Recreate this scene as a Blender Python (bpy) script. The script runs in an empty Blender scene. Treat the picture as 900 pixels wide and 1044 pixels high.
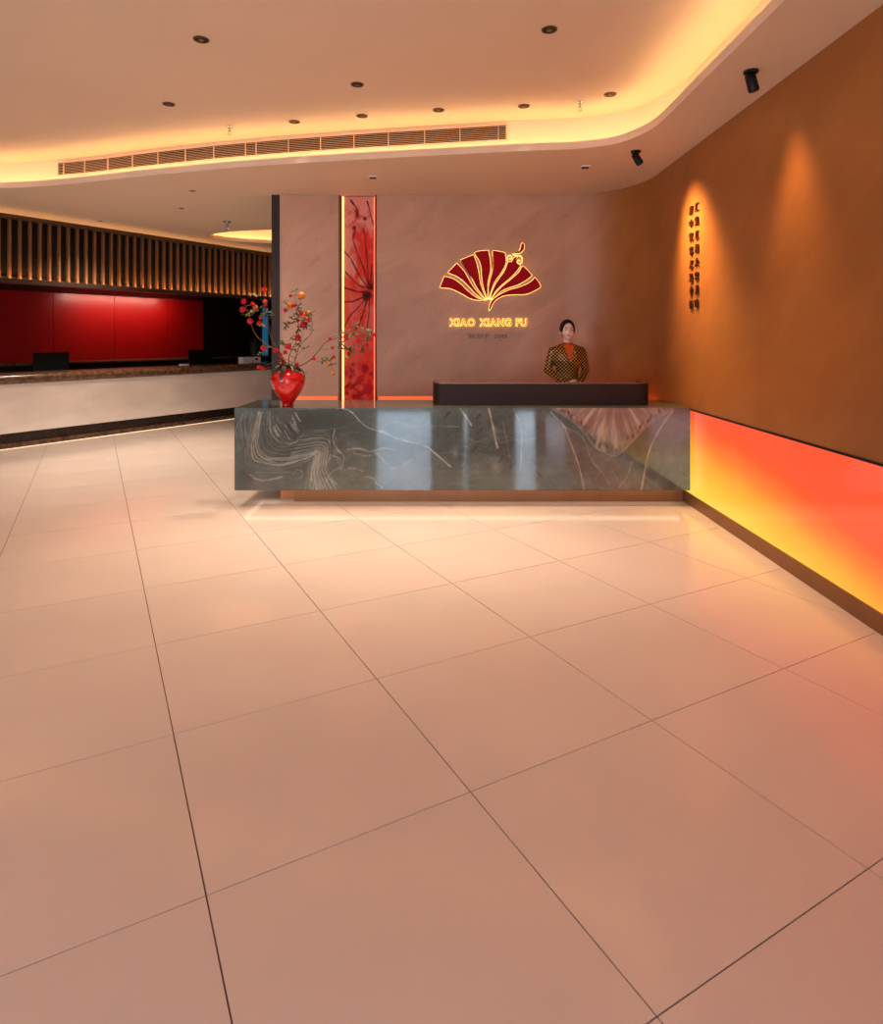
import bpy, bmesh, math, random
import numpy as np
from mathutils import Vector, Matrix
from mathutils.geometry import tessellate_polygon
random.seed(7); rng = np.random.default_rng(7)
S = bpy.context.scene
COL = S.collection
# ------------------------------------------------------------------ camera
F, CX, CY, H = 655.0, 450.0, 344.0, 1.5      # focal length in px, principal point, eye height
cam = bpy.data.cameras.new('camera'); cam_o = bpy.data.objects.new('camera', cam); COL.objects.link(cam_o)
cam_o.location = (0, 0, H); cam_o.rotation_euler = (math.pi/2, 0, 0)
cam.sensor_fit = 'VERTICAL'; cam.sensor_height = 36.0; cam.lens = F/1044*36.0
cam.shift_y = -(522.0-CY)/1044.0; cam.clip_start = 0.05
S.camera = cam_o
# ------------------------------------------------------------------ world, exposure
w = bpy.data.worlds.new('world'); S.world = w; w.use_nodes = True
w.node_tree.nodes['Background'].inputs[0].default_value = (0.62, 0.78, 1.0, 1)
w.node_tree.nodes['Background'].inputs[1].default_value = 0.8
S.view_settings.view_transform = 'Standard'; S.view_settings.look = 'None'
S.view_settings.gamma = 1.0; S.view_settings.use_curve_mapping = False
S.view_settings.exposure = 0.0
S.cycles.max_bounces = 8; S.cycles.sample_clamp_indirect = 6.0; S.cycles.caustics_reflective = False; S.cycles.caustics_refractive = False
S.cycles.use_denoising = True

def light(name, kind, loc, energy, color, target=None, size=0.1, size_y=None, spot=None, blend=0.5):
    d = bpy.data.lights.new(name, kind); d.energy = energy; d.color = color
    if kind == 'AREA':
        d.size = size
        if size_y: d.shape = 'RECTANGLE'; d.size_y = size_y
    else:
        d.shadow_soft_size = size
    if kind == 'SPOT': d.spot_size = spot; d.spot_blend = blend
    o = bpy.data.objects.new(name, d); COL.objects.link(o); o.location = loc
    if target is not None:
        o.rotation_euler = (Vector(target)-Vector(loc)).to_track_quat('-Z', 'Y').to_euler()
    return o
DAY = (0.66, 0.83, 1.0)
WARM = (1.0, 0.55, 0.22)
WARMW = (1.0, 0.80, 0.58)
# daylight entering through the window wall behind the camera
WIN_Y = -3.0
WINDOWS = [(-8.4, -6.6), (-6.3, -4.7), (-1.5, -0.2), (0.46, 0.62), (1.62, 2.15)]
for i, (a, b) in enumerate(WINDOWS):
    light('window_daylight', 'AREA', ((a+b)/2, WIN_Y-0.12, 1.45), 84*(b-a), DAY, target=((a+b)/2, 3, 1.3), size=b-a, size_y=2.5)

# ------------------------------------------------------------------ helpers
def lin(c):
    return tuple(((v/255)/12.92 if v/255 <= 0.04045 else ((v/255+0.055)/1.055)**2.4) for v in c)
def P(px, py, Y): return Vector(((px-CX)/F*Y, Y, H-(py-CY)/F*Y))
def on_z(px, py, Z):
    Y = F*(H-Z)/(py-CY); return Vector(((px-CX)/F*Y, Y, Z))

def new_mat(name):
    m = bpy.data.materials.new(name); m.use_nodes = True
    nt = m.node_tree; return m, nt, nt.nodes['Principled BSDF']
def mat(name, rgb, rough=0.5, metal=0.0, spec=0.5, noise=None, bump=None, emit=None, estr=0.0, coat=0.0):
    """rgb is sRGB 0-255; noise=(scale, amount, stretch) mottles the colour; bump=(scale, strength)"""
    m, nt, b = new_mat(name); c = lin(rgb)
    b.inputs['Base Color'].default_value = (*c, 1); b.inputs['Roughness'].default_value = rough
    b.inputs['Metallic'].default_value = metal; b.inputs['Specular IOR Level'].default_value = spec
    b.inputs['Coat Weight'].default_value = coat
    if emit is not None:
        b.inputs['Emission Color'].default_value = (*lin(emit), 1); b.inputs['Emission Strength'].default_value = estr
    if noise or bump:
        tc = nt.nodes.new('ShaderNodeTexCoord')
    if noise:
        sc, amt, st = noise
        mp = nt.nodes.new('ShaderNodeMapping'); mp.inputs['Scale'].default_value = st
        nz = nt.nodes.new('ShaderNodeTexNoise'); nz.inputs['Scale'].default_value = sc; nz.inputs['Detail'].default_value = 6
        rp = nt.nodes.new('ShaderNodeValToRGB')
        rp.color_ramp.elements[0].position = 0.3; rp.color_ramp.elements[1].position = 0.7
        rp.color_ramp.elements[0].color = (*[v*(1-amt) for v in c], 1); rp.color_ramp.elements[1].color = (*[min(1, v*(1+amt)) for v in c], 1)
        nt.links.new(tc.outputs['Object'], mp.inputs[0]); nt.links.new(mp.outputs[0], nz.inputs['Vector'])
        nt.links.new(nz.outputs['Fac'], rp.inputs[0]); nt.links.new(rp.outputs[0], b.inputs['Base Color'])
    if bump:
        n2 = nt.nodes.new('ShaderNodeTexNoise'); n2.inputs['Scale'].default_value = bump[0]; n2.inputs['Detail'].default_value = 5
        bp = nt.nodes.new('ShaderNodeBump'); bp.inputs['Strength'].default_value = bump[1]; bp.inputs['Distance'].default_value = 0.01
        nt.links.new(tc.outputs['Object'], n2.inputs['Vector']); nt.links.new(n2.outputs['Fac'], bp.inputs['Height']); nt.links.new(bp.outputs[0], b.inputs['Normal'])
    return m
def emitter(name, rgb_lin, strength):
    m, nt, b = new_mat(name)
    b.inputs['Base Color'].default_value = (*[min(1, v)*0.8 for v in rgb_lin], 1)
    b.inputs['Emission Color'].default_value = (*rgb_lin, 1); b.inputs['Emission Strength'].default_value = strength
    return m
def attr_mat(name, rough=0.2, spec=0.5, emit=0.0, coat=0.0):
    m, nt, b = new_mat(name)
    a = nt.nodes.new('ShaderNodeAttribute'); a.attribute_name = 'stone'
    nt.links.new(a.outputs['Color'], b.inputs['Base Color'])
    b.inputs['Roughness'].default_value = rough; b.inputs['Specular IOR Level'].default_value = spec; b.inputs['Coat Weight'].default_value = coat
    if emit:
        nt.links.new(a.outputs['Color'], b.inputs['Emission Color']); b.inputs['Emission Strength'].default_value = emit
    return m

def empty(name, loc=(0, 0, 0), label=None, cat=None, group=None, kind=None):
    o = bpy.data.objects.new(name, None); COL.objects.link(o); o.location = loc; o.empty_display_size = 0.05
    return tag(o, label, cat, group, kind)
def tag(o, label=None, cat=None, group=None, kind=None):
    if label: o['label'] = label
    if cat: o['category'] = cat
    if group: o['group'] = group
    if kind: o['kind'] = kind
    return o
def world_loc(o):
    v = Vector(o.location)
    while o.parent: o = o.parent; v = v + o.location
    return v
def link_mesh(name, me, material, parent=None, smooth=False):
    """mesh given in world coordinates; parents are unrotated, so children are stored relative to them"""
    if material is not None and not me.materials: me.materials.append(material)
    o = bpy.data.objects.new(name, me); COL.objects.link(o)
    if parent is not None:
        o.parent = parent; wl = world_loc(parent)
        if wl.length > 1e-9: me.transform(Matrix.Translation(-wl))
    if smooth:
        me.polygons.foreach_set('use_smooth', [True]*len(me.polygons))
        try: me.set_sharp_from_angle(angle=math.radians(40))
        except Exception: pass
    me.update()
    return o
def obj(name, bm, material, parent=None, smooth=False):
    bmesh.ops.recalc_face_normals(bm, faces=bm.faces)
    me = bpy.data.meshes.new(name); bm.to_mesh(me); bm.free()
    return link_mesh(name, me, material, parent, smooth)
def recenter(o, base=None):
    """move a single-mesh thing's origin to its base centre"""
    me = o.data; co = np.empty(len(me.vertices)*3); me.vertices.foreach_get('co', co); co = co.reshape(-1, 3)
    mn, mx = co.min(0), co.max(0)
    c = Vector(((mn[0]+mx[0])/2, (mn[1]+mx[1])/2, mn[2])) if base is None else Vector(base)
    me.transform(Matrix.Translation(-c)); o.location = Vector(o.location)+c
    return o
def BM(): return bmesh.new()
def box(bm, x0, x1, y0, y1, z0, z1, bev=0.0):
    t = bmesh.new()
    bmesh.ops.create_cube(t, size=1.0)
    for v in t.verts:
        v.co = Vector(((x0+x1)/2+v.co.x*(x1-x0), (y0+y1)/2+v.co.y*(y1-y0), (z0+z1)/2+v.co.z*(z1-z0)))
    if bev: bmesh.ops.bevel(t, geom=t.edges[:], offset=bev, segments=2, affect='EDGES', profile=0.5)
    me = bpy.data.meshes.new('t'); t.to_mesh(me); t.free(); bm.from_mesh(me); bpy.data.meshes.remove(me)
    return bm
def prism(bm, pts, z0, z1):
    """vertical prism over 2-D polygon"""
    lo = [bm.verts.new((p[0], p[1], z0)) for p in pts]; hi = [bm.verts.new((p[0], p[1], z1)) for p in pts]
    n = len(pts); bm.faces.new(lo[::-1]); bm.faces.new(hi)
    for i in range(n): bm.faces.new((lo[i], lo[(i+1) % n], hi[(i+1) % n], hi[i]))
    return bm
def sweep(bm, path, prof, closed_path=False, closed_prof=True):
    """path: list of (x,y, nx,ny) with lateral unit vector; prof: list of (lateral, z)"""
    rings = [[bm.verts.new((x+nx*a, y+ny*a, z)) for (a, z) in prof] for (x, y, nx, ny) in path]
    n = len(prof); m = len(rings)
    for i in range(m if closed_path else m-1):
        r, q = rings[i], rings[(i+1) % m]
        for j in range(n if closed_prof else n-1):
            k = (j+1) % n
            bm.faces.new((r[j], r[k], q[k], q[j]))
    if closed_prof and not closed_path:
        bm.faces.new(rings[0][::-1]); bm.faces.new(rings[-1])
    return bm
def tube(bm, pts, radii, n=8, cap=True):
    pts = [Vector(p) for p in pts]
    if not hasattr(radii, '__len__'): radii = [radii]*len(pts)
    rings = []; up = Vector((0.13, 0.31, 0.94)).normalized()
    for i, p in enumerate(pts):
        t = (pts[min(i+1, len(pts)-1)]-pts[max(i-1, 0)]).normalized()
        a = t.cross(up)
        if a.length < 1e-3: a = t.cross(Vector((1, 0, 0)))
        a.normalize(); b = t.cross(a)
        rings.append([bm.verts.new(p+(a*math.cos(2*math.pi*k/n)+b*math.sin(2*math.pi*k/n))*radii[i]) for k in range(n)])
    for r, q in zip(rings, rings[1:]):
        for k in range(n): bm.faces.new((r[k], r[(k+1) % n], q[(k+1) % n], q[k]))
    if cap: bm.faces.new(rings[0][::-1]); bm.faces.new(rings[-1])
    return bm
def lathe(bm, prof, c=(0, 0, 0), n=32, axis='Z'):
    rings = []
    for r, z in prof:
        ring = []
        for k in range(n):
            a = 2*math.pi*k/n
            ring.append(bm.verts.new((c[0]+r*math.cos(a), c[1]+r*math.sin(a), c[2]+z)))
        rings.append(ring)
    for r, q in zip(rings, rings[1:]):
        for k in range(n): bm.faces.new((r[k], r[(k+1) % n], q[(k+1) % n], q[k]))
    bm.faces.new(rings[0][::-1]); bm.faces.new(rings[-1])
    return bm
def smooth_poly(pts, n=6, closed=False):
    """Catmull-Rom through points (any dimension)"""
    pts = [np.array(p, float) for p in pts]; out = []; m = len(pts)
    for i in range(m if closed else m-1):
        if closed: p0, p1, p2, p3 = pts[i-1], pts[i], pts[(i+1) % m], pts[(i+2) % m]
        else: p0, p1, p2, p3 = pts[max(i-1, 0)], pts[i], pts[i+1], pts[min(i+2, m-1)]
        for k in range(n):
            t = k/n
            out.append(0.5*((2*p1)+(-p0+p2)*t+(2*p0-5*p1+4*p2-p3)*t*t+(-p0+3*p1-3*p2+p3)*t**3))
    if not closed: out.append(pts[-1])
    return out
def lateral(path, closed=False, side=1):
    """add unit laterals (to the left of travel * side) to 2-D path points"""
    out = []; n = len(path)
    for i, p in enumerate(path):
        a = path[(i-1) % n] if (closed or i > 0) else path[i]
        b = path[(i+1) % n] if (closed or i < n-1) else path[i]
        t = np.array(b, float)-np.array(a, float); t /= np.linalg.norm(t)
        out.append((float(p[0]), float(p[1]), -t[1]*side, t[0]*side))
    return out
def glyph(ch, size, extrude, offset=0.0):
    """one character as a mesh in its own x-y plane, centred on its box, thickness along +-z"""
    c = bpy.data.curves.new('glyph', 'FONT'); c.body = ch; c.size = size; c.extrude = extrude; c.offset = offset; c.resolution_u = 3
    o = bpy.data.objects.new('glyph', c); COL.objects.link(o)
    dg = bpy.context.evaluated_depsgraph_get(); dg.update()
    me = bpy.data.meshes.new_from_object(o.evaluated_get(dg)); bpy.data.objects.remove(o)
    return me
def glyph_width(me):
    xs = [v.co.x for v in me.vertices]; return (min(xs), max(xs)) if xs else (0, 0)

# ------------------------------------------------------------------ numpy noise for stone and print colours
def vnoise(x, y, seed=0):
    r = np.random.default_rng(seed).random((256, 256))
    xi = np.floor(x).astype(int); yi = np.floor(y).astype(int); fx = x-xi; fy = y-yi
    fx = fx*fx*(3-2*fx); fy = fy*fy*(3-2*fy)
    g = lambda a, b: r[a % 256, b % 256]
    return (g(xi, yi)*(1-fx)+g(xi+1, yi)*fx)*(1-fy)+(g(xi, yi+1)*(1-fx)+g(xi+1, yi+1)*fx)*fy
def fbm(x, y, oct=5, seed=0):
    s = np.zeros_like(x); a = 0.5; t = 0
    for i in range(oct):
        s += a*vnoise(x*2**i, y*2**i, seed+i); t += a; a *= 0.5
    return s/t
class Canvas:
    """colour field sampled on a vertex grid, drawn in the units of the measured picture"""
    def __init__(s, u0, u1, v0, v1, step):
        s.nu = int(round((u1-u0)/step))+1; s.nv = int(round((v1-v0)/step))+1
        s.u, s.v = np.meshgrid(np.linspace(u0, u1, s.nu), np.linspace(v0, v1, s.nv))
        s.c = np.zeros(s.u.shape+(3,))
    def mix(s, rgb, a): s.c += (np.array(rgb, float)-s.c)*a[..., None]
    def line(s, pts, width, rgb, alpha=0.8, jitter=0.6, seed=1, taper=False, soft=0.5):
        p = np.array(smooth_poly(pts, 5)); L = len(p); t = np.arange(L)
        p[:, 0] += (fbm(t*0.37, t*0.0+seed*3.1, 3, seed)-0.5)*2*jitter; p[:, 1] += (fbm(t*0.37, t*0.0+seed*7.7, 3, seed+9)-0.5)*2*jitter
        m = width*2+2
        sel = (s.u > p[:, 0].min()-m) & (s.u < p[:, 0].max()+m) & (s.v > p[:, 1].min()-m) & (s.v < p[:, 1].max()+m)
        if not sel.any(): return
        x, y = s.u[sel], s.v[sel]; best = np.full(x.shape, 1e9); bt = np.zeros(x.shape)
        for i in range(L-1):
            a, b = p[i], p[i+1]; d = b-a; l2 = max(1e-9, d@d)
            q = np.clip(((x-a[0])*d[0]+(y-a[1])*d[1])/l2, 0, 1)
            dd = np.hypot(x-a[0]-q*d[0], y-a[1]-q*d[1]); mk = dd < best
            best[mk] = dd[mk]; bt[mk] = (i+q[mk])/(L-1)
        wd = width*(0.55+0.9*vnoise(bt*L*0.5, bt*0+seed, seed+3))*0.5
        if taper: wd = wd*(1-0.85*bt)
        al = np.clip((wd+soft-best)/(2*soft), 0, 1)*alpha*(0.65+0.35*vnoise(bt*L*0.8, bt*0+seed+5, seed+4))
        s.c[sel] += (np.array(rgb, float)-s.c[sel])*al[:, None]
    def mesh(s, name, fn):
        """fn(u, v) -> world x, y, z arrays"""
        X, Y, Z = fn(s.u, s.v); co = np.stack([X, Y, Z], -1).reshape(-1, 3)
        i = np.arange(s.nv*s.nu).reshape(s.nv, s.nu)
        f = np.stack([i[:-1, :-1], i[1:, :-1], i[1:, 1:], i[:-1, 1:]], -1).reshape(-1, 4)
        me = bpy.data.meshes.new(name); me.vertices.add(len(co)); me.vertices.foreach_set('co', co.ravel())
        me.loops.add(f.size); me.loops.foreach_set('vertex_index', f.ravel().astype(np.int32))
        me.polygons.add(len(f)); me.polygons.foreach_set('loop_start', np.arange(0, f.size, 4, dtype=np.int32))
        try: me.polygons.foreach_set('loop_total', np.full(len(f), 4, dtype=np.int32))
        except Exception: pass
        c = np.clip(s.c, 0, 255)/255; c = np.where(c <= 0.04045, c/12.92, ((c+0.055)/1.055)**2.4)
        at = me.color_attributes.new('stone', 'FLOAT_COLOR', 'POINT')
        at.data.foreach_set('color', np.concatenate([c, np.ones(c.shape[:2]+(1,))], -1).reshape(-1).astype(np.float32))
        me.update(); me.validate(); return me

# ------------------------------------------------------------------ materials
M = {}
def plaster():
    """trowelled plaster: pinkish clay behind the desk, turning to a golden brown finish round the corner"""
    m, nt, b = new_mat('plaster'); tc = nt.nodes.new('ShaderNodeTexCoord')
    r1 = nt.nodes.new('ShaderNodeMapping'); r1.inputs['Rotation'].default_value = (math.radians(32), math.radians(34), 0)
    mp = nt.nodes.new('ShaderNodeMapping'); mp.inputs['Scale'].default_value = (0.75, 1.0, 2.4)
    nt.links.new(tc.outputs['Object'], r1.inputs[0]); nt.links.new(r1.outputs[0], mp.inputs[0])
    nz = nt.nodes.new('ShaderNodeTexNoise'); nz.inputs['Scale'].default_value = 1.6; nz.inputs['Detail'].default_value = 7; nz.inputs['Distortion'].default_value = 0.7
    nt.links.new(mp.outputs[0], nz.inputs['Vector'])
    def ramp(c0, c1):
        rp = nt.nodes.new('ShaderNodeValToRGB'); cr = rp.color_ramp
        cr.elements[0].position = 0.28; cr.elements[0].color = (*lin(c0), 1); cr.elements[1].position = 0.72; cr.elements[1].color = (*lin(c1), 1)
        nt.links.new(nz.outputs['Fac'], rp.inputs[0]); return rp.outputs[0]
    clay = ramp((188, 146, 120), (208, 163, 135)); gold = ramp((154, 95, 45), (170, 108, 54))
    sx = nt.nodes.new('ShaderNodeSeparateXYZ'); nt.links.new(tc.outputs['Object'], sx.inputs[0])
    mr = nt.nodes.new('ShaderNodeMapRange'); mr.interpolation_type = 'SMOOTHSTEP'; mr.inputs['From Min'].default_value = 1.35; mr.inputs['From Max'].default_value = 2.15  # gradual blend puts the rounded corner's change of light into the colour
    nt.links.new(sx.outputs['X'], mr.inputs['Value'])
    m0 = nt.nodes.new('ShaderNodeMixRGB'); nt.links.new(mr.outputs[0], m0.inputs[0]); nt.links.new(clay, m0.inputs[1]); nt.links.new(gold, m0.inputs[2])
    wv = nt.nodes.new('ShaderNodeTexNoise'); wv.inputs['Scale'].default_value = 2.2; wv.inputs['Detail'].default_value = 4; wv.inputs['Distortion'].default_value = 1.2
    nt.links.new(mp.outputs[0], wv.inputs['Vector'])
    r2 = nt.nodes.new('ShaderNodeValToRGB'); r2.color_ramp.elements[0].position = 0.488; r2.color_ramp.elements[1].position = 0.512
    r2.color_ramp.elements[0].color = (0, 0, 0, 1); r2.color_ramp.elements[1].color = (0, 0, 0, 1); e = r2.color_ramp.elements.new(0.5); e.color = (0.16, 0.16, 0.16, 1)
    nt.links.new(wv.outputs['Fac'], r2.inputs[0])
    mx = nt.nodes.new('ShaderNodeMixRGB'); nt.links.new(r2.outputs[0], mx.inputs[0]); nt.links.new(m0.outputs[0], mx.inputs[1]); mx.inputs[2].default_value = (*lin((120, 76, 54)), 1)
    nt.links.new(mx.outputs[0], b.inputs['Base Color']); b.inputs['Roughness'].default_value = 0.45
    bp = nt.nodes.new('ShaderNodeBump'); bp.inputs['Strength'].default_value = 0.22; bp.inputs['Distance'].default_value = 0.01
    nt.links.new(nz.outputs['Fac'], bp.inputs['Height']); nt.links.new(bp.outputs[0], b.inputs['Normal'])
    return m
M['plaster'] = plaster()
M['ceiling'] = mat('ceiling_paint', (226, 202, 178), 0.7, noise=(0.8, 0.02, (1, 1, 1)))
M['tile'] = mat('floor_tile', (228, 208, 196), 0.13, spec=0.4, noise=(1.3, 0.035, (1, 1, 1)))
M['grout'] = mat('grout', (120, 96, 76), 0.8)
M['slat_wood'] = mat('slat_wood', (112, 76, 48), 0.5, noise=(8, 0.1, (1, 1, 0.3)))
M['bronze'] = mat('bronze', (140, 96, 62), 0.4, metal=0.45, noise=(6, 0.08, (1, 1, 1)))
M['dark_bronze'] = mat('dark_bronze', (78, 62, 54), 0.35, metal=0.5, noise=(5, 0.1, (1, 1, 1)))
M['dark'] = mat('dark_lacquer', (26, 20, 18), 0.55, spec=0.25)
M['black'] = mat('black_plastic', (15, 14, 14), 0.45, spec=0.3)
M['red_lacquer'] = mat('red_lacquer', (150, 8, 8), 0.34, noise=(1.2, 0.08, (1, 1, 1)))
M['dark_red'] = mat('dark_wine_panel', (30, 7, 7), 0.6, spec=0.2)
M['white_marble'] = mat('white_marble', (234, 222, 210), 0.28, noise=(1.7, 0.10, (1, 1, 2.2)), bump=(2.5, 0.05))
M['brown_marble'] = mat('brown_marble', (96, 68, 50), 0.22, noise=(16, 0.6, (1, 1, 1)))
M['grille'] = mat('grille_paint', (214, 180, 156), 0.5)
M['grille_dark'] = mat('grille_dark', (40, 26, 18), 0.9, spec=0.1)
M['screen'] = mat('screen_metal', (48, 31, 25), 0.45, spec=0.2, metal=0.15, noise=(3, 0.08, (1, 1, 1)))
M['stone_top'] = mat('stone_top', (92, 92, 82), 0.10, noise=(2.2, 0.22, (1, 2.4, 1)))
M['chrome'] = mat('chrome', (200, 200, 205), 0.2, metal=1.0)
M['white_plastic'] = mat('white_plastic', (225, 222, 218), 0.5)
M['led_warm'] = emitter('led_warm', (1.0, 0.66, 0.28), 18.0)
M['led_desk'] = emitter('led_desk', (1.0, 0.80, 0.56), 2.2)

# ------------------------------------------------------------------ room dimensions
XR, YB, ZC, ZU = 2.225, 7.58, 3.18, 3.53
D = Vector((0.526, 0.851)).normalized(); N = Vector((-D.y, D.x))          # bar axis and its normal (away from the camera)
PB = Vector((-5.51, 9.10))                                               # a point on the bar's floor line
def bar(t, w_): q = PB+D*t+N*w_; return (q.x, q.y)
def bar_t(px, w_):
    """station along the bar (offset w_) seen under the bearing px"""
    r = (px-CX)/F; o = PB+N*w_
    return (r*o.y-o.x)/(D.x-r*D.y)

# floor with individual tiles
GA = Vector((-0.4765, 0.879)).normalized(); GB = Vector((GA.y, -GA.x))   # GA along the long joints, GB across
TB, TA, OB, OA = 0.828, 0.798, 0.267, 4.213
bm = BM()
fl = [bm.verts.new(v) for v in ((-11, -3, -0.004), (XR, -3, -0.004), (XR, 18, -0.004), (-11, 18, -0.004))]; bm.faces.new(fl)
floor = tag(obj('floor', bm, M['grout']), 'beige polished floor laid with diagonal square tiles', 'floor', kind='structure')
def clip(poly, a, b, c):            # keep a*x+b*y<=c
    out = []
    for i in range(len(poly)):
        p, q = poly[i], poly[(i+1) % len(poly)]; dp = a*p[0]+b*p[1]-c; dq = a*q[0]+b*q[1]-c
        if dp <= 0: out.append(p)
        if (dp < 0 < dq) or (dq < 0 < dp):
            t = dp/(dp-dq); out.append((p[0]+(q[0]-p[0])*t, p[1]+(q[1]-p[1])*t))
    return out
tile_me = None; ntile = 0
for i in range(-14, 18):
    for j in range(-14, 22):
        b0, a0 = OB+i*TB, OA+j*TA; g = 0.0022
        cs = [GB*(b0+u*(TB-2*g)+g)+GA*(a0+v*(TA-2*g)+g) for u, v in ((0, 0), (1, 0), (1, 1), (0, 1))]
        c0 = GB*(b0+TB/2)+GA*(a0+TA/2)
        wn = (c0-PB).dot(N); tt = (c0-PB).dot(D)
        if c0.y < -2.9 or c0.y > 16 or wn > 0.45 or c0.x > XR+0.6 or c0.x < -8.6: continue
        if c0.x > -1.5 and c0.y > 8.1: continue
        poly = [(c.x, c.y) for c in cs]
        full = all(p[0] < XR and p[1] > -3 for p in poly)
        if not full:
            poly = clip(clip(poly, 1, 0, XR-0.001), 0, -1, 2.99)
            if len(poly) < 3: continue
        if full and tile_me is not None:
            o = bpy.data.objects.new('tile', tile_me); COL.objects.link(o)
        else:
            t = BM(); prism(t, [(p[0]-c0.x, p[1]-c0.y) for p in poly], -0.0095, 0.0)
            o = obj('tile', t, M['tile'])
            if full: tile_me = o.data
        o.location = (c0.x, c0.y, 0); o.parent = floor; ntile += 1

# ------------------------------------------------------------------ ceiling: lower soffit with a curved tray and a far oval cove
lip_px = [(54, 189), (147, 179.5), (240, 171), (340, 164.2), (440, 158.7), (530, 154.0), (587, 151.8), (626.7, 146.7), (653, 137.3), (670.7, 126.7), (686.7, 112), (712, 86.7)]
lip = [tuple(on_z(a, b, ZC).xy) for a, b in lip_px]
lip[-2] = (1.712, 4.72)
lip = [(-5.45, 6.6), (-5.15, 7.2)] + lip + [(1.71, 3.4), (1.71, 1.5), (1.71, -1.6), (1.3, -2.2), (-5.0, -2.2), (-5.5, -1.7), (-5.5, 2.5)]
lip = [tuple(p) for p in smooth_poly(lip, 5, closed=True)]
lipL = lateral(lip, closed=True, side=1)          # travelling clockwise seen from above: left of travel points outwards
cx_, cy_ = -1.5, 3.0
if sum((q[2]*(q[0]-cx_)+q[3]*(q[1]-cy_)) for q in lipL) < 0: lipL = lateral(lip, closed=True, side=-1)
ov_c = on_z(313, 242, ZC); ov_r1, ov_r2 = 1.62, 0.78
oval = []
for k in range(48):
    a = 2*math.pi*k/48; q = Vector((ov_c.x, ov_c.y))+Vector((math.cos(a)*ov_r1, math.sin(a)*ov_r2*1.0))
    oval.append((q.x, q.y))
outer = [(-11, -3), (XR, -3), (XR, 18), (-11, 18)]
def flat_with_holes(bm, loops, z):
    tri = tessellate_polygon([[Vector((p[0], p[1], 0)) for p in l] for l in loops])
    vs = [bm.verts.new((p[0], p[1], z)) for l in loops for p in l]
    for t in tri:
        try: bm.faces.new([vs[k] for k in t])
        except ValueError: pass
bm = BM(); flat_with_holes(bm, [outer, lip, oval], ZC)
ceiling = tag(obj('ceiling', bm, M['ceiling']), 'warm white lower ceiling with a curved edge around the lit tray', 'ceiling', kind='structure')
off = lambda L, d: [(x+nx*d, y+ny*d) for x, y, nx, ny in L]
SB = 0.22
bm = BM(); sweep(bm, lipL, [(0.0, ZC), (0.0, ZC+0.066), (0.025, ZC+0.066), (0.025, ZC+0.03), (SB, ZC+0.03)], closed_path=True, closed_prof=False)
obj('tray_lip', bm, M['ceiling'], ceiling, smooth=True)
bm = BM(); sweep(bm, lipL, [(SB, ZC+0.03), (SB, ZU)], closed_path=True, closed_prof=False)
obj('tray_face', bm, M['ceiling'], ceiling, smooth=True)
bm = BM(); flat_with_holes(bm, [off(lipL, SB)], ZU)
obj('tray_ceiling', bm, M['ceiling'], ceiling)
led_tray = BM(); sweep(led_tray, lipL, [(0.045, ZC+0.034), (0.045, ZC+0.046), (0.075, ZC+0.046), (0.075, ZC+0.034)], closed_path=True)
tag(obj('light_strip', led_tray, M['led_warm']), 'warm hidden light strip behind the lip of the curved ceiling tray', 'light strip')
ovL = lateral(oval, closed=True, side=-1)
bm = BM(); sweep(bm, ovL, [(0.0, ZC), (0.0, ZC+0.06), (0.03, ZC+0.06), (0.03, ZC+0.03), (0.18, ZC+0.03), (0.18, ZC+0.30)], closed_path=True, closed_prof=False)
flat_with_holes(bm, [off(ovL, 0.18)], ZC+0.30)
obj('oval_cove', bm, M['ceiling'], ceiling)
bm = BM(); sweep(bm, ovL, [(0.05, ZC+0.034), (0.05, ZC+0.044), (0.08, ZC+0.044), (0.08, ZC+0.034)], closed_path=True)
tag(obj('light_strip', bm, M['led_warm']), 'hidden light strip in the oval ceiling recess beyond the dark post', 'light strip')

# ------------------------------------------------------------------ walls
NX0, NX1 = P(346.3, 300, YB).x, P(382.8, 300, YB).x     # lit art niche
WL = P(285, 300, YB).x                                   # wall starts right of the dark post
ZB = 0.806                                               # lower edge of the plaster
bm = BM()
box(bm, WL, NX0-0.012, YB, YB+0.16, ZB, ZC); box(bm, NX1+0.012, 1.46, YB, YB+0.16, ZB, ZC)
R = XR-1.46
arc = [(1.46+R*math.sin(a), YB-0.95+0.95*math.cos(a)) for a in np.linspace(0, math.pi/2, 25)]
sweep(bm, lateral(arc, side=1), [(0, ZB), (0, ZC), (0.16, ZC), (0.16, ZB)])
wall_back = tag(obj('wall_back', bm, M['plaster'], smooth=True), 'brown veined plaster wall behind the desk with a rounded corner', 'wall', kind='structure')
bm = BM(); box(bm, WL, NX0-0.012, YB+0.05, YB+0.2, 0, ZB); box(bm, NX1+0.012, 1.46, YB+0.05, YB+0.2, 0, ZB)
sweep(bm, lateral(arc, side=1), [(0.05, 0), (0.05, ZB), (0.2, ZB), (0.2, 0)])
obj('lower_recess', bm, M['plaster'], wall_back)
bm = BM(); box(bm, WL+0.01, NX0-0.03, YB+0.012, YB+0.047, ZB-0.085, ZB-0.004); box(bm, NX1+0.03, 1.46, YB+0.012, YB+0.047, ZB-0.085, ZB-0.004)
tag(obj('light_strip', bm, emitter('led_orange', (1.0, 0.16, 0.05), 0.75)), 'orange light strip along the foot of the plaster wall behind the desk', 'light strip')
bm = BM(); sweep(bm, lateral(arc, side=1)[12:], [(-0.030, 0.742), (-0.030, 0.775), (-0.004, 0.775), (-0.004, 0.742)])
tag(obj('light_strip', bm, emitter('added_corner_glow', (1.0, 0.13, 0.02), 22.0)), 'added red-orange glow strip hidden low in the rounded corner behind the desk', 'light strip')  # added unseen emitter, washes an orange glow up the corner wall
YJ = YB-0.95
PZ0, PZ1 = 0.105, 0.850
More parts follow.
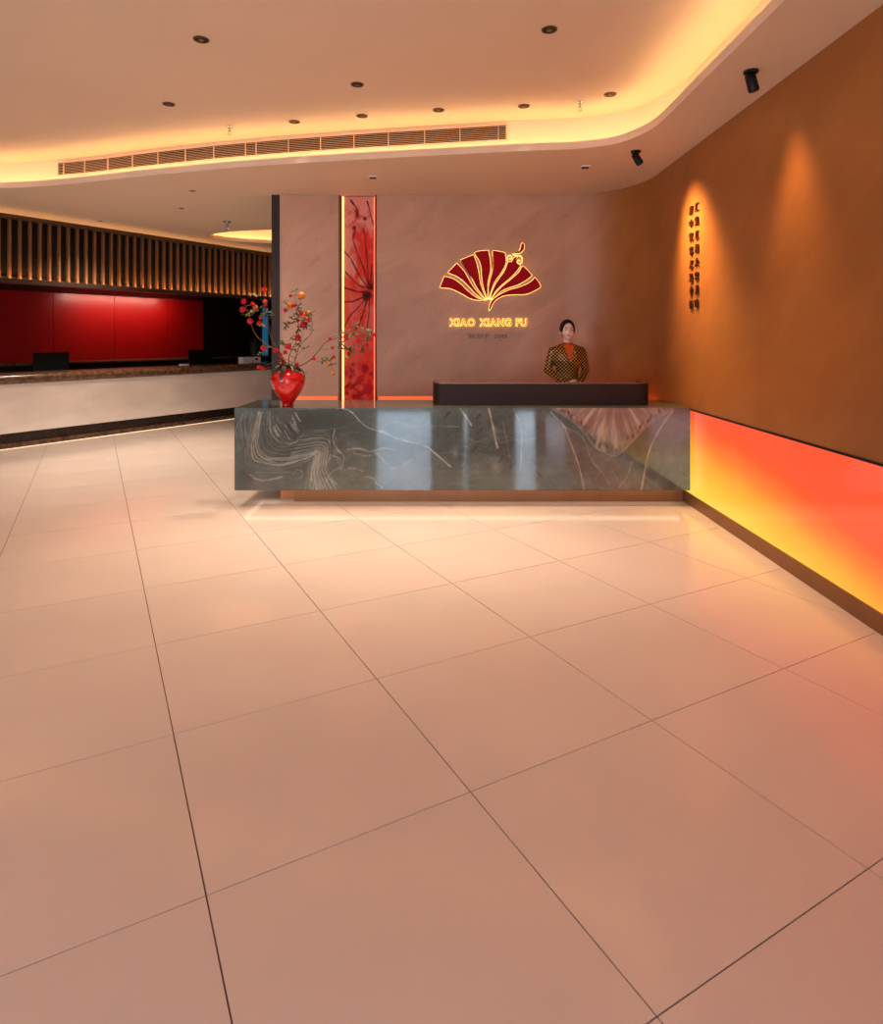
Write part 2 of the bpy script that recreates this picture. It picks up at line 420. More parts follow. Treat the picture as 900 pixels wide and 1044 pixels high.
bm = BM(); box(bm, XR, XR+0.2, -3, YJ, PZ1+0.012, ZC); box(bm, XR+0.06, XR+0.2, -3, YJ, 0, PZ1+0.012)
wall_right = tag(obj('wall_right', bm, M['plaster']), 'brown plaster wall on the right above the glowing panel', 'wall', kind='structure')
bm = BM(); box(bm, XR-0.012, XR+0.05, -3, YJ, PZ1, PZ1+0.012)
tag(obj('trim_1', bm, M['dark']), 'thin dark metal strip along the top of the glowing panel', 'trim', kind='structure')
bm = BM(); box(bm, XR-0.010, XR+0.05, -3, 5.9, 0.0, PZ0)
tag(obj('baseboard_right', bm, M['bronze']), 'bronze baseboard under the glowing panel', 'baseboard', kind='structure')
# dark post at the wall's left end
bm = BM(); box(bm, P(277, 300, YB).x, WL, YB-0.01, YB+0.22, 0, ZC)
tag(obj('trim_2', bm, mat('post_brown', (48, 36, 31), 0.5, metal=0.1, spec=0.3)), 'dark metal post closing the left end of the plaster wall', 'post', kind='structure')
# left and far walls, window wall behind the camera
bm = BM(); box(bm, -9.1, -8.9, -3, 10, 0, ZC)
tag(obj('wall_left', bm, M['plaster']), 'plain plaster wall far to the left', 'wall', kind='structure')
bm = BM()
xs = [-9.0]+[v for ab in WINDOWS for v in ab]+[XR+0.2]
for a, b in zip(xs[::2], xs[1::2]): box(bm, a, b, WIN_Y-0.2, WIN_Y, 0, ZC)
for a, b in WINDOWS: box(bm, a, b, WIN_Y-0.2, WIN_Y, 2.75, ZC)
tag(obj('wall_front', bm, M['plaster']), 'wall of tall windows behind the viewer', 'wall', kind='structure')
bm = BM(); box(bm, -11, XR+0.2, 17.8, 18, 0, ZC)
tag(obj('wall_far', bm, M['dark']), 'dark end wall far beyond the bar', 'wall', kind='structure')
bm = BM(); box(bm, XR, XR+0.2, YB+0.25, 17.8, 0, ZC); box(bm, XR+0.16, XR+0.2, YJ, YB+0.3, 0, ZC)
tag(obj('wall_rear', bm, M['dark']), 'dark side wall hidden behind the plaster wall', 'wall', kind='structure')
def glass_mat():
    m = bpy.data.materials.new('window_glass'); m.use_nodes = True; nt = m.node_tree; nt.nodes.clear()
    out = nt.nodes.new('ShaderNodeOutputMaterial'); mx = nt.nodes.new('ShaderNodeMixShader'); tr = nt.nodes.new('ShaderNodeBsdfTransparent'); gl = nt.nodes.new('ShaderNodeBsdfGlossy')
    gl.inputs['Roughness'].default_value = 0.02; mx.inputs[0].default_value = 0.06
    nt.links.new(tr.outputs[0], mx.inputs[1]); nt.links.new(gl.outputs[0], mx.inputs[2]); nt.links.new(mx.outputs[0], out.inputs[0]); return m
GL = glass_mat()
for i, (a, b) in enumerate(WINDOWS):
    bm = BM()
    for (x0, x1, z0, z1) in ((a, a+0.05, 0, 2.75), (b-0.05, b, 0, 2.75), (a, b, 0, 0.06), (a, b, 2.69, 2.75), (a, b, 0.95, 1.0)):
        box(bm, x0, x1, WIN_Y-0.1, WIN_Y-0.03, z0, z1)
    wn = tag(obj('window_%d' % (i+1), bm, M['dark']), '%s framed window behind the viewer' % ('wide tall', 'tall full-height', 'broad middle', 'narrow slit-like', 'slim tall')[i], 'window', kind='structure')
    bm = BM(); box(bm, a+0.03, b-0.03, WIN_Y-0.07, WIN_Y-0.062, 0.03, 2.72); obj('pane', bm, GL, wn)

# ------------------------------------------------------------------ the bar at the left: red wall, slatted bulkhead, counter
W_RED = 2.0
def bar_box(bm, t0, t1, w0, w1, z0, z1):
    return prism(bm, [bar(t0, w0), bar(t1, w0), bar(t1, w1), bar(t0, w1)], z0, z1)
bm = BM(); bar_box(bm, -4, 9, W_RED+0.03, W_RED+0.2, 0, ZC)
wall_bar = tag(obj('wall_bar', bm, M['dark']), 'dark wall behind the far bar, clad in panels', 'wall', kind='structure')
seams = [-2.6, -0.9, bar_t(10, W_RED)] ; s1, s2, s3 = bar_t(116.7, W_RED), bar_t(170, W_RED), bar_t(207, W_RED)
st = [s1-3*(s2-s1), s1-2*(s2-s1), s1-(s2-s1), s1, s2, s3, s3+1.2, s3+2.4, s3+3.6]
for a, b in zip(st, st[1:]):
    bm = BM(); bar_box(bm, a+0.004, b-0.004, W_RED, W_RED+0.03, 0, 2.3)
    obj('panel', bm, M['red_lacquer'] if b <= s3+0.01 else M['dark_red'], wall_bar)
# slatted bulkhead
ZS = 2.24; WS = 0.155
bm = BM(); bar_box(bm, -4, 9, WS+0.09, W_RED, ZS+0.03, ZS+0.10); bar_box(bm, -4, 9, WS+0.16, WS+0.20, ZS+0.1, ZC)
slat_screen = empty('slatted_bulkhead', (*bar(0, WS), ZS), 'dark slatted wooden bulkhead hanging above the far bar', 'bulkhead')
obj('backing', bm, M['dark'], slat_screen)
bm = BM(); bar_box(bm, -4, 9, WS-0.04, WS+0.12, ZC-0.05, ZC); obj('top_rail', bm, M['dark_bronze'], slat_screen)
bm = BM(); bar_box(bm, -4, 9, WS-0.05, WS-0.035, ZS, ZS+0.065); bar_box(bm, -4, 9, WS-0.035, WS+0.15, ZS, ZS+0.03); obj('bottom_rail', bm, M['dark_bronze'], slat_screen)
t0 = bar_t(62.2, WS); t1 = bar_t(245.1, WS); pitch = (t1-t0)/25
slat_me = None
for k in range(-8, 34):
    c = bar(t0+k*pitch, WS+0.06)
    if slat_me is None:
        bm = BM(); u = D*0.0135; v = N*0.028
        prism(bm, [(-u.x-v.x, -u.y-v.y), (u.x-v.x, u.y-v.y), (u.x+v.x, u.y+v.y), (-u.x+v.x, -u.y+v.y)], ZS+0.03, ZC-0.05)
        o = obj('slat', bm, M['slat_wood']); slat_me = o.data
    else:
        o = bpy.data.objects.new('slat', slat_me); COL.objects.link(o)
    o.parent = slat_screen; wl = world_loc(slat_screen); o.location = Vector((c[0], c[1], 0))-wl
bm = BM(); bar_box(bm, -4, 9, WS-0.033, WS-0.015, ZS+0.031, ZS+0.040)
obj('light_strip', bm, emitter('led_slat', (1.0, 0.5, 0.16), 75.0), slat_screen)
ta, tb = bar_t(74, W_RED), bar_t(172, W_RED); q0, q1 = bar((ta+tb)/2, W_RED-0.42), bar((ta+tb)/2, W_RED)
o = light('bar_wall_washer', 'AREA', (q0[0], q0[1], ZS+0.015), 26, (1.0, 0.66, 0.5), size=tb-ta, size_y=0.08)
zax = (Vector((q0[0], q0[1], ZS))-Vector((q1[0], q1[1], 1.55))).normalized(); xax = Vector((D.x, D.y, 0)); yax = zax.cross(xax)
o.rotation_euler = Matrix((xax, yax, zax)).transposed().to_euler()
bm = BM()
for k in range(5):
    t = ta+(tb-ta)*(k+0.5)/5; bar_box(bm, t-0.2, t+0.2, W_RED-0.46, W_RED-0.38, ZS+0.022, ZS+0.03)
obj('washer_housing', bm, M['dark'], slat_screen)
# counter
barc = empty('bar_counter', (*bar(0, 0.3), 0), 'long far bar counter with white marble front and brown stone top', 'bar counter')
TC0, TC1 = -2.6, 8.0
bm = BM(); bar_box(bm, TC0, TC1, 0.0, 0.6, 0.0, 0.075); obj('kick_plate', bm, M['brown_marble'], barc)
bm = BM(); bar_box(bm, TC0, TC1, 0.04, 0.6, 0.075, 0.21); obj('base', bm, mat('dark_marble', (44, 30, 22), 0.25, noise=(9, 0.3, (1, 1, 1))), barc)
k = 0; tt = TC0
while tt < TC1-0.1:
    bm = BM(); bar_box(bm, tt+0.0006, min(TC1, tt+1.6)-0.0006, 0.0, 0.6, 0.21, 0.87); obj('marble_panel', bm, M['white_marble'], barc); tt += 1.6
bm = BM()
pth = [(*bar(t, 0.0), N.x, N.y) for t in (TC0, TC1)]
prof = [(-0.05+0.055-0.055*math.cos(a), 0.935-0.065*math.sin(a)) for a in np.linspace(math.pi/2, -math.pi/2, 9)]
sweep(bm, pth, [(0.62, 0.87)]+[(x-0.04, z) for x, z in prof[::1]]+[(0.62, 1.0)]); obj('stone_top', bm, M['brown_marble'], barc, smooth=True)
bm = BM(); bar_box(bm, TC0, TC1, -0.004, -0.001, 0.002, 0.006)
obj('light_strip', bm, emitter('led_bar', (1.0, 0.72, 0.45), 2.0), barc)
# back counter along the red wall
bm = BM(); bar_box(bm, TC0, TC1, 1.35, W_RED-0.002, 0, 1.06); bc = obj('back_counter', bm, M['dark']); recenter(bc, (*bar(0, 1.6), 0))
tag(bc, 'low dark cabinet run standing against the red wall', 'cabinet')
bm = BM(); bar_box(bm, TC0, TC1, 1.30, W_RED-0.002, 1.06, 1.09); o = obj('counter_top', bm, M['brown_marble'], bc)

def monitor(px, wpx, zt, label, wd=0.75):
    t = bar_t(px, wd); c = bar(t, wd); w2 = wpx/2
    e = empty('monitor', (c[0], c[1], 0.87), label, 'monitor', 'monitors behind the far bar')
    bm = BM(); bar_box(bm, t-w2, t+w2, wd, wd+0.03, zt-0.34, zt); obj('housing', bm, M['black'], e)
    bm = BM(); bar_box(bm, t-w2+0.015, t+w2-0.015, wd+0.03, wd+0.033, zt-0.32, zt-0.02); obj('display', bm, M['dark'], e)
    bm = BM(); bar_box(bm, t-0.03, t+0.03, wd+0.0, wd+0.025, 0.886, zt-0.34); obj('stand', bm, M['black'], e)
    bm = BM(); bar_box(bm, t-0.11, t+0.11, wd-0.06, wd+0.10, 0.87, 0.886); obj('base', bm, M['black'], e)
# staff-side desk under the bar top carries the monitors
bm = BM(); bar_box(bm, TC0, TC1, 0.62, 1.0, 0.72, 0.87); sd = obj('staff_shelf', bm, M['dark'], barc)
bm = BM(); bar_box(bm, TC0, TC1, 0.6, 0.64, 0.0, 0.72); obj('support_panel', bm, M['dark'], sd)
monitor(53, 0.52, 1.27, 'black monitor at the left end of the far bar')
monitor(205, 0.52, 1.27, 'black monitor standing in front of the dark wall panel on the far bar')
t = bar_t(187.5, 0.4); bm = BM(); bar_box(bm, t-0.07, t+0.07, 0.36, 0.44, 1.0, 1.028); bm.faces.ensure_lookup_table()
o = obj('card_holder', bm, M['white_plastic']); tag(recenter(o), 'small white card holder lying on the far bar top', 'card holder')
t = bar_t(255, 0.4); e = empty('tissue_box', (*bar(t, 0.4), 1.0), 'white printed box on the far bar top beside the dark post', 'box')
bm = BM(); bar_box(bm, t-0.24, t+0.20, 0.32, 0.46, 1.0, 1.115); obj('carton', bm, M['white_plastic'], e)
bm = BM(); bar_box(bm, t+0.06, t+0.13, 0.3185, 0.3198, 1.05, 1.085); obj('print', bm, M['dark'], e)
t = bar_t(261, 0.75); e = empty('urn', (*bar(t, 0.78), 0.87), 'dark cylindrical container standing behind the far bar', 'container')
bm = BM(); c = bar(t, 0.78); lathe(bm, [(0.09, 0), (0.095, 0.03), (0.095, 0.5), (0.08, 0.54), (0.05, 0.56)], (c[0], c[1], 0.87), 20); obj('body', bm, M['dark'], e, smooth=True)
bm = BM(); lathe(bm, [(0.02, 0.56), (0.025, 0.58), (0.015, 0.6)], (c[0], c[1], 0.87), 12); obj('lid_knob', bm, M['dark_bronze'], e, smooth=True)
# narrow glazed slit in the dark cladding
t = bar_t(269.5, W_RED)
bm = BM()
for (a, b) in ((t-0.13, t-0.09), (t+0.09, t+0.13)): bar_box(bm, a, b, W_RED-0.03, W_RED-0.001, 1.06, 2.2)
wn = tag(obj('window_6', bm, M['dark_bronze']), 'narrow blue window slit beside the dark post', 'window', kind='structure')
bm = BM(); bar_box(bm, t-0.09, t+0.09, W_RED-0.02, W_RED-0.001, 1.06, 2.2)
obj('pane', bm, mat('blue_dusk_glass', (60, 130, 180), 0.1, emit=(60, 150, 205), estr=0.22), wn)

# ------------------------------------------------------------------ glowing onyx panel low on the right wall
def onyx_mat():
    m, nt, b = new_mat('backlit_onyx')
    tc = nt.nodes.new('ShaderNodeTexCoord'); sx = nt.nodes.new('ShaderNodeSeparateXYZ')
    nz = nt.nodes.new('ShaderNodeTexNoise'); nz.inputs['Scale'].default_value = 0.9; nz.inputs['Detail'].default_value = 3
    nt.links.new(tc.outputs['Object'], sx.inputs[0]); nt.links.new(tc.outputs['Object'], nz.inputs['Vector'])
    def math_(op, a, bb):
        n = nt.nodes.new('ShaderNodeMath'); n.operation = op
        for k, v in enumerate((a, bb)):
            if isinstance(v, (int, float)): n.inputs[k].default_value = v
            else: nt.links.new(v, n.inputs[k])
        return n.outputs[0]
    # dye pattern of the print: red sinks lower towards the near end
    f = math_('MULTIPLY_ADD', sx.outputs['Y'], -0.158); f.node.inputs[2].default_value = 0.0
    f = math_('ADD', f, sx.outputs['Z']); f = math_('ADD', f, math_('MULTIPLY', nz.outputs['Fac'], 0.22))
    mr = nt.nodes.new('ShaderNodeMapRange'); mr.inputs['From Min'].default_value = -0.64; mr.inputs['From Max'].default_value = 0.13
    nt.links.new(f, mr.inputs['Value'])
    rp = nt.nodes.new('ShaderNodeValToRGB'); cr = rp.color_ramp
    cols = [(0.0, (255, 216, 84)), (0.26, (255, 196, 60)), (0.48, (255, 168, 52)), (0.68, (255, 124, 48)), (0.86, (255, 88, 42)), (1.0, (255, 84, 48))]
    cr.elements[0].position = 0; cr.elements[0].color = (*lin(cols[0][1]), 1); cr.elements[1].position = 1; cr.elements[1].color = (*lin(cols[-1][1]), 1)
    for p, c in cols[1:-1]: el = cr.elements.new(p); el.color = (*lin(c), 1)
    nt.links.new(mr.outputs[0], rp.inputs[0]); nt.links.new(rp.outputs[0], b.inputs['Emission Color']); b.inputs['Emission Strength'].default_value = 1.0
    b.inputs['Base Color'].default_value = (0.05, 0.03, 0.02, 1); b.inputs['Roughness'].default_value = 0.06
    return m
bm = BM(); box(bm, XR, XR+0.02, -3, YJ-0.0, PZ0, PZ1)
o = obj('backlit_panel', bm, onyx_mat()); tag(o, 'glowing red to yellow backlit panel low on the right wall', 'light panel')

# ------------------------------------------------------------------ reception desk
DX0, DX1, DY0, DY1 = P(239, 0, 5.70).x, 2.205, 5.70, 6.45
DZ0, DZ1 = H-(500-CY)/F*5.70, H-(416-CY)/F*5.70
desk = empty('reception_desk', ((DX0+DX1)/2, (DY0+DY1)/2, 0), 'long grey-green veined stone reception desk floating on a bronze plinth', 'desk')
C = Canvas(238.5, 703.8, 415.6, 500.6, 0.55)
U, V = C.u, C.v
n1 = fbm(U/70, V/42, 5, 11); n2 = fbm(U/18, V/12, 5, 21); n3 = fbm(U/5, V/4, 4, 31)
rt = np.clip((U-470)/230, 0, 1)
C.c[:] = np.array((100, 124, 124)); C.mix((116, 118, 112), rt*0.9)
C.mix((66, 92, 92), np.clip((n1-0.5)*3.2, 0, 0.8)*(1-0.6*rt)); C.mix((142, 142, 134), np.clip((0.46-n1)*2.6, 0, 0.7))
C.c *= (0.80+0.40*n2)[..., None]; C.c *= (0.90+0.20*n3)[..., None]
warp = fbm(U/40, V/26, 4, 401)*7; sw = np.abs(((V/7+warp*1.6+U/60) % 1.0)-0.5)*2
C.mix((150, 152, 146), np.clip((0.10-sw)*8, 0, 1)*0.30*np.clip((fbm(U/30, V/30, 3, 402)-0.42)*5, 0, 1)*np.clip((480-U)/80, 0.15, 1))
rg = 1-np.abs(fbm(U/26+fbm(U/40, V/40, 3, 5)*1.5, V/15, 5, 61)-0.5)*2
C.c *= 0.72
C.mix((146, 148, 142), np.clip((rg-0.965)*26, 0, 1)*0.20); C.mix((28, 32, 34), np.clip((1-np.abs(fbm(U/22, V/12, 5, 71)-0.5)*2-0.97)*30, 0, 1)*0.3)
blob = lambda u, v, ru, rv: np.exp(-(((U-u)/ru)**2+((V-v)/rv)**2))
C.mix((40, 62, 58), np.clip(blob(322, 430, 30, 14)*0.85, 0, 1)); C.mix((44, 52, 54), blob(248, 492, 12, 12)*0.7)
A = lambda x, y: (230+x/5.625, 405+y/5.627)
B = lambda x, y: (380+x/5.294, 405+y/5.29)
G = lambda x, y: (540+x/5.294, 405+y/5.29)
LIGHT, PALE, DARK = (206, 204, 194), (176, 176, 168), (40, 44, 46)
Lp = [(190, 85), (162, 200), (150, 310), (185, 370), (330, 388), (470, 352), (508, 330), (498, 380), (486, 440), (490, 530)]
Up = [(250, 85), (258, 180), (292, 240), (360, 268), (430, 246), (545, 232), (598, 262), (600, 340), (572, 410), (632, 530)]
C.mix((112, 112, 106), np.clip(blob(262, 462, 26, 8)*0.5+blob(326, 470, 10, 26)*0.5, 0, 0.6))
for k, s in enumerate((0.0, 0.10, 0.19, 0.28, 0.38, 0.50, 0.64, 0.80, 1.0)):
    pts = [A(a[0]*(1-s)+b[0]*s, a[1]*(1-s)+b[1]*s) for a, b in zip(Lp, Up)]
    if s > 0.3 and s < 1: C.line(pts[4:], 0.9, LIGHT, 0.55, 1.1, 40+k)
    else: C.line(pts, 1.1, LIGHT, 0.62, 1.2, 40+k)
for k in range(16):
    s = -0.35+k*0.115+random.uniform(-0.03, 0.03); a0 = random.choice((0, 0, 2, 3)); b0 = random.choice((6, 8, 10))
    pts = [A(a[0]*(1-s)+b[0]*s, a[1]*(1-s)+b[1]*s) for a, b in zip(Lp, Up)][a0:b0]
    C.line(pts, 0.6, PALE if k % 4 else (54, 62, 62), 0.38, 1.8, 500+k)
for k in range(22):
    x = random.uniform(300, 520); y = random.uniform(420, 496); dx = random.uniform(14, 42); dy = random.uniform(-6, 12)
    C.line([(x, y), (x+dx*0.35, y+dy*0.2-2), (x+dx*0.7, y+dy*0.8), (x+dx, y+dy)], 0.7, PALE if k % 3 else (50, 58, 58), 0.32, 1.8, 540+k)
for k in range(12):
    x = random.uniform(580, 700); y = random.uniform(450, 492)
    C.line([(x, y), (x+random.uniform(-10, 10), y+14), (x+random.uniform(-16, 16), y+30)], 0.8, (170, 162, 150), 0.3, 1.5, 570+k)
for k in range(14):
    x = 62+k*8+random.uniform(-5, 5); y = random.uniform(85, 170)
    C.line([A(x, y), A(x-12, y+50), A(x+6, y+100+random.uniform(0, 60))], 0.7, PALE if k % 3 else DARK, 0.5, 0.6, 60+k)
for k in range(26):
    x = random.uniform(270, 420); y = random.uniform(85, 200)
    C.line([A(x, y), A(x+10, y+22), A(x+26, y+48)], 0.9, LIGHT if k % 2 else DARK, 0.65, 0.8, 90+k)
C.line([A(400, 235), A(385, 195), A(350, 150), A(330, 120)], 2.2, DARK, 0.6, 0.8, 130)
C.line([A(612, 190), A(606, 260), A(608, 335)], 1.6, DARK, 0.75, 0.4, 131)
C.line([A(626, 182), A(614, 230), A(628, 280), A(662, 322)], 0.9, LIGHT, 0.7, 0.4, 132)
C.line([A(85, 425), A(130, 455), A(150, 475)], 1.8, DARK, 0.7, 0.4, 133)
C.line([A(140, 445), A(180, 472), A(240, 475), A(330, 455)], 1.1, LIGHT, 0.65, 0.5, 134)
C.line([A(170, 430), A(260, 432), A(380, 428)], 0.7, PALE, 0.5, 0.5, 135)
C.line([A(385, 440), A(410, 415), A(440, 430), A(430, 460), A(395, 465)], 0.9, PALE, 0.6, 0.5, 136)
C.line([A(570, 480), A(610, 430), A(655, 400), A(640, 360)], 1.0, PALE, 0.55, 0.5, 137)
for k, q in enumerate(([(560, 520), (590, 470), (640, 500)], [(600, 330), (650, 350), (670, 390)], [(645, 310), (680, 340), (660, 420)])):
    C.line([A(*p) for p in q], 0.8, LIGHT, 0.5, 0.5, 140+k)
C.line([A(690, 300), A(760, 294), A(830, 312), A(900, 292), A(980, 300)], 1.4, LIGHT, 0.55, 0.6, 145)
C.line([A(735, 322), A(800, 336), A(880, 322)], 1.6, PALE, 0.5, 0.6, 146)
C.line([A(700, 405), A(760, 412), A(790, 430)], 1.2, PALE, 0.5, 0.6, 147)
C.line([A(640, 62), A(690, 70), A(730, 90), A(765, 135), A(830, 182), A(895, 198), B(60, 187), B(130, 222), B(280, 262), B(340, 307), B(418, 374)], 1.3, (206, 204, 196), 0.9, 0.7, 150)
C.line([A(640, 62), A(500, 66), A(400, 70)], 0.8, LIGHT, 0.5, 0.3, 151)
C.line([B(8, 290), B(50, 332), B(100, 384), B(150, 372), B(210, 340)], 1.2, PALE, 0.6, 0.6, 152)
C.line([A(800, 455), A(850, 470), B(20, 465), B(50, 486)], 1.2, LIGHT, 0.6, 0.5, 153)
C.line([B(60, 155), B(120, 132), B(200, 150), B(260, 152), B(460, 160)], 0.9, PALE, 0.55, 0.5, 154)
C.line([B(60, 490), B(120, 445), B(155, 395)], 1.2, DARK, 0.7, 0.5, 155); C.line([B(140, 400), B(150, 470)], 0.9, DARK, 0.6, 0.4, 156)
C.line([B(470, 60), B(498, 100), B(532, 152)], 1.7, LIGHT, 0.65, 0.4, 157)
C.line([B(626, 60), B(646, 150), B(672, 272)], 1.6, LIGHT, 0.75, 0.4, 158)
C.line([B(760, 62), B(790, 130), B(802, 200), B(797, 400)], 1.0, LIGHT, 0.6, 0.5, 159)
C.line([B(700, 130), B(715, 200), B(740, 330)], 0.7, PALE, 0.5, 0.5, 160)
for k, (x, y) in enumerate(((400, 95), (280, 120), (545, 280), (575, 180), (570, 100), (755, 360), (690, 335))):
    C.line([B(x-12, y+16), B(x+14, y-14)], 1.8, DARK, 0.8, 0.3, 170+k)
for k in range(30):
    x = random.uniform(470, 760); y = random.uniform(150, 400)
    C.line([B(x, y), B(x+random.uniform(10, 40), y+random.uniform(-30, 30))], 0.8, PALE if k % 4 else DARK, 0.32, 1.2, 180+k)
C.mix((150, 150, 148), np.clip(blob(*B(662, 380), 5, 9)*0.5+blob(*B(445, 300), 3, 7)*0.5, 0, 1))
# feathered fan at the right
Ub = [G(*p) for p in [(120, 62), (190, 105), (270, 165), (345, 260), (400, 298), (452, 316), (492, 300), (560, 232), (640, 150), (700, 105), (775, 68)]]
poly = np.array(smooth_poly(Ub, 4)); vb = np.interp(U, poly[:, 0], poly[:, 1]); ins = np.clip((vb-V)/2.0, 0, 1)*(U > poly[0, 0])*(U < poly[-1, 0])
C.mix((150, 142, 132), ins*0.6)
apex = np.array(G(448, 60))
ang = np.arctan2(V-apex[1]+26, U-apex[0]); st_ = fbm(ang*11, np.hypot(U-apex[0], V-apex[1])/26, 4, 77)
C.mix((196, 184, 172), ins*np.clip((st_-0.5)*2.6, 0, 0.6)); C.mix((92, 78, 72), ins*np.clip((0.46-st_)*2.4, 0, 0.45))
edge = np.clip(1-np.abs(vb-6-V)/7, 0, 1)*(U > poly[0, 0])*(U < poly[-1, 0])
C.mix((58, 40, 38), edge*np.clip((fbm(U/2.6, V/5, 4, 88)-0.42)*3.6, 0, 0.85)*(1-0.75*blob(*G(450, 310), 14, 10)))
C.line(Ub, 0.9, (196, 184, 172), 0.7, 0.3, 201)
C.line([G(112, 80), G(180, 150), G(215, 230), G(265, 370), G(292, 495)], 1.5, (190, 178, 164), 0.75, 0.5, 202)
C.line([G(180, 160), G(280, 210), G(330, 330), G(400, 420), G(430, 472)], 1.1, (170, 160, 150), 0.6, 0.6, 203)
C.line([G(775, 70), G(722, 140), G(660, 250), G(630, 350), G(604, 495)], 1.4, (194, 180, 166), 0.75, 0.5, 204)
C.line([G(550, 350), G(530, 420), G(480, 490)], 1.6, PALE, 0.45, 0.6, 205)
for k, (x, y) in enumerate(((45, 165), (20, 350), (50, 415), (125, 465), (835, 415), (770, 465), (685, 225))):
    C.line([G(x-14, y-12), G(x+14, y+12)], 1.2, DARK, 0.7, 0.3, 210+k)
me = C.mesh('front_panel', lambda u, v: ((u-CX)/F*5.70, np.full(u.shape, 5.70), H-(v-CY)/F*5.70))
co = np.empty(len(me.vertices)*3); me.vertices.foreach_get('co', co); co = co.reshape(-1, 3)
co[:, 0] = np.clip(co[:, 0], DX0, DX1); co[:, 2] = np.clip(co[:, 2], DZ0+0.004, DZ1); me.vertices.foreach_set('co', co.ravel())
link_mesh('front_panel', me, attr_mat('veined_stone', 0.05, 0.85, coat=0.5), desk)
bm = BM(); box(bm, DX0, DX1, DY0+0.0006, DY1, DZ0+0.012, DZ1-0.03); obj('body', bm, M['stone_top'], desk)
bm = BM(); box(bm, DX0, DX1, DY0+0.0008, DY1, DZ1-0.03, DZ1); obj('top_slab', bm, M['stone_top'], desk)
bm = BM(); box(bm, DX0+0.002, DX1, DY0+0.001, DY1-0.002, DZ0, DZ0+0.012); obj('bottom_edge', bm, M['dark_bronze'], desk)
PLX = P(300, 0, 5.866).x
bm = BM(); box(bm, PLX, DX1, 5.866, 6.36, 0.0, DZ0); obj('plinth', bm, M['bronze'], desk)
bm = BM(); box(bm, PLX-0.155, PLX, 5.98, 6.30, 0.0, DZ0); obj('plinth_step', bm, mat('copper_step', (190, 120, 74), 0.4, metal=0.5), desk)
bm = BM()
for (x0, x1, y0, y1) in ((DX0+0.045, DX1-0.05, 5.80, 5.85), (DX0+0.045, DX0+0.065, 5.85, 6.40), (DX0+0.065, PLX-0.16, 6.385, 6.405)):
    box(bm, x0, x1, y0, y1, DZ0-0.008, DZ0)
obj('light_strip', bm, M['led_desk'], desk)

# ------------------------------------------------------------------ dark screen on the desk top
SX0, SX1, SYF, SYB_, SZ = P(441, 0, 5.909).x, P(664, 0, 5.909).x, 5.909, 6.27, 1.085
r_ = 0.11; path = [(SX0, SYB_)]
path += [(SX0+r_-r_*math.cos(a), SYF+r_-r_*math.sin(a)) for a in np.linspace(0, math.pi/2, 10)]
path += [(SX1-r_+r_*math.sin(a), SYF+r_-r_*math.cos(a)) for a in np.linspace(0, math.pi/2, 10)]
path += [(SX1, SYB_)]
L = lateral(path, side=1)
e = empty('desk_screen', ((SX0+SX1)/2, 6.1, DZ1), 'low dark metal screen with rounded ends on the desk top', 'screen')
bm = BM(); sweep(bm, L, [(0, DZ1+0.0005), (0, SZ-0.012), (0.03, SZ-0.012), (0.03, DZ1+0.0005)]); obj('panel', bm, M['screen'], e, smooth=True)
bm = BM(); sweep(bm, L, [(-0.003, SZ-0.012), (-0.003, SZ), (0.033, SZ), (0.033, SZ-0.012)]); obj('top_rim', bm, mat('screen_rim', (120, 88, 74), 0.35, metal=0.6), e, smooth=True)

# ------------------------------------------------------------------ lit art niche in the wall
art = empty('art_light_panel', ((NX0+NX1)/2, YB+0.02, 0), 'tall narrow red floral art panel edged with light in the wall', 'art panel')
A = Canvas(347.6, 381.9, 199.5, 412, 0.42); U, V = A.u, A.v
n1 = fbm(U/9, V/16, 5, 5); n2 = fbm(U/4, V/5, 5, 15)
A.c[:] = (202, 120, 104)
red = np.clip((U-356)/14+(n1-0.5)*4, 0, 1)*np.clip((V-226)/10+(n1-0.5)*2, 0, 1)
A.mix((192, 40, 26), np.maximum(red*0.9, np.clip((V-276)/10+(n1-0.5)*5, 0, 1)*0.62))
A.mix((170, 52, 48), np.clip((n2-0.55)*5, 0, 0.7)*np.clip(1-np.abs(V-222)/16, 0, 1))
A.mix((196, 120, 112), np.clip((n1-0.52)*5, 0, 0.5)*np.clip((V-290)/20, 0, 1)*np.clip((372-V)/20, 0, 1))
A.mix((160, 22, 24), np.clip((n2-0.47)*6, 0, 0.85)*np.clip((V-368)/12, 0, 1))
A.mix((150, 30, 30), np.clip(1-((U-363)/3.2)**2, 0, 1)*np.clip((V-211)/3, 0, 1)*np.clip((224-V)/4, 0, 1)*0.7)
Q = lambda x, y: (338+x/9.5, 195+y/9.49)
Q2 = lambda x, y: (338+x/9.07, 300+y/9.07)
MR = (62, 10, 14)
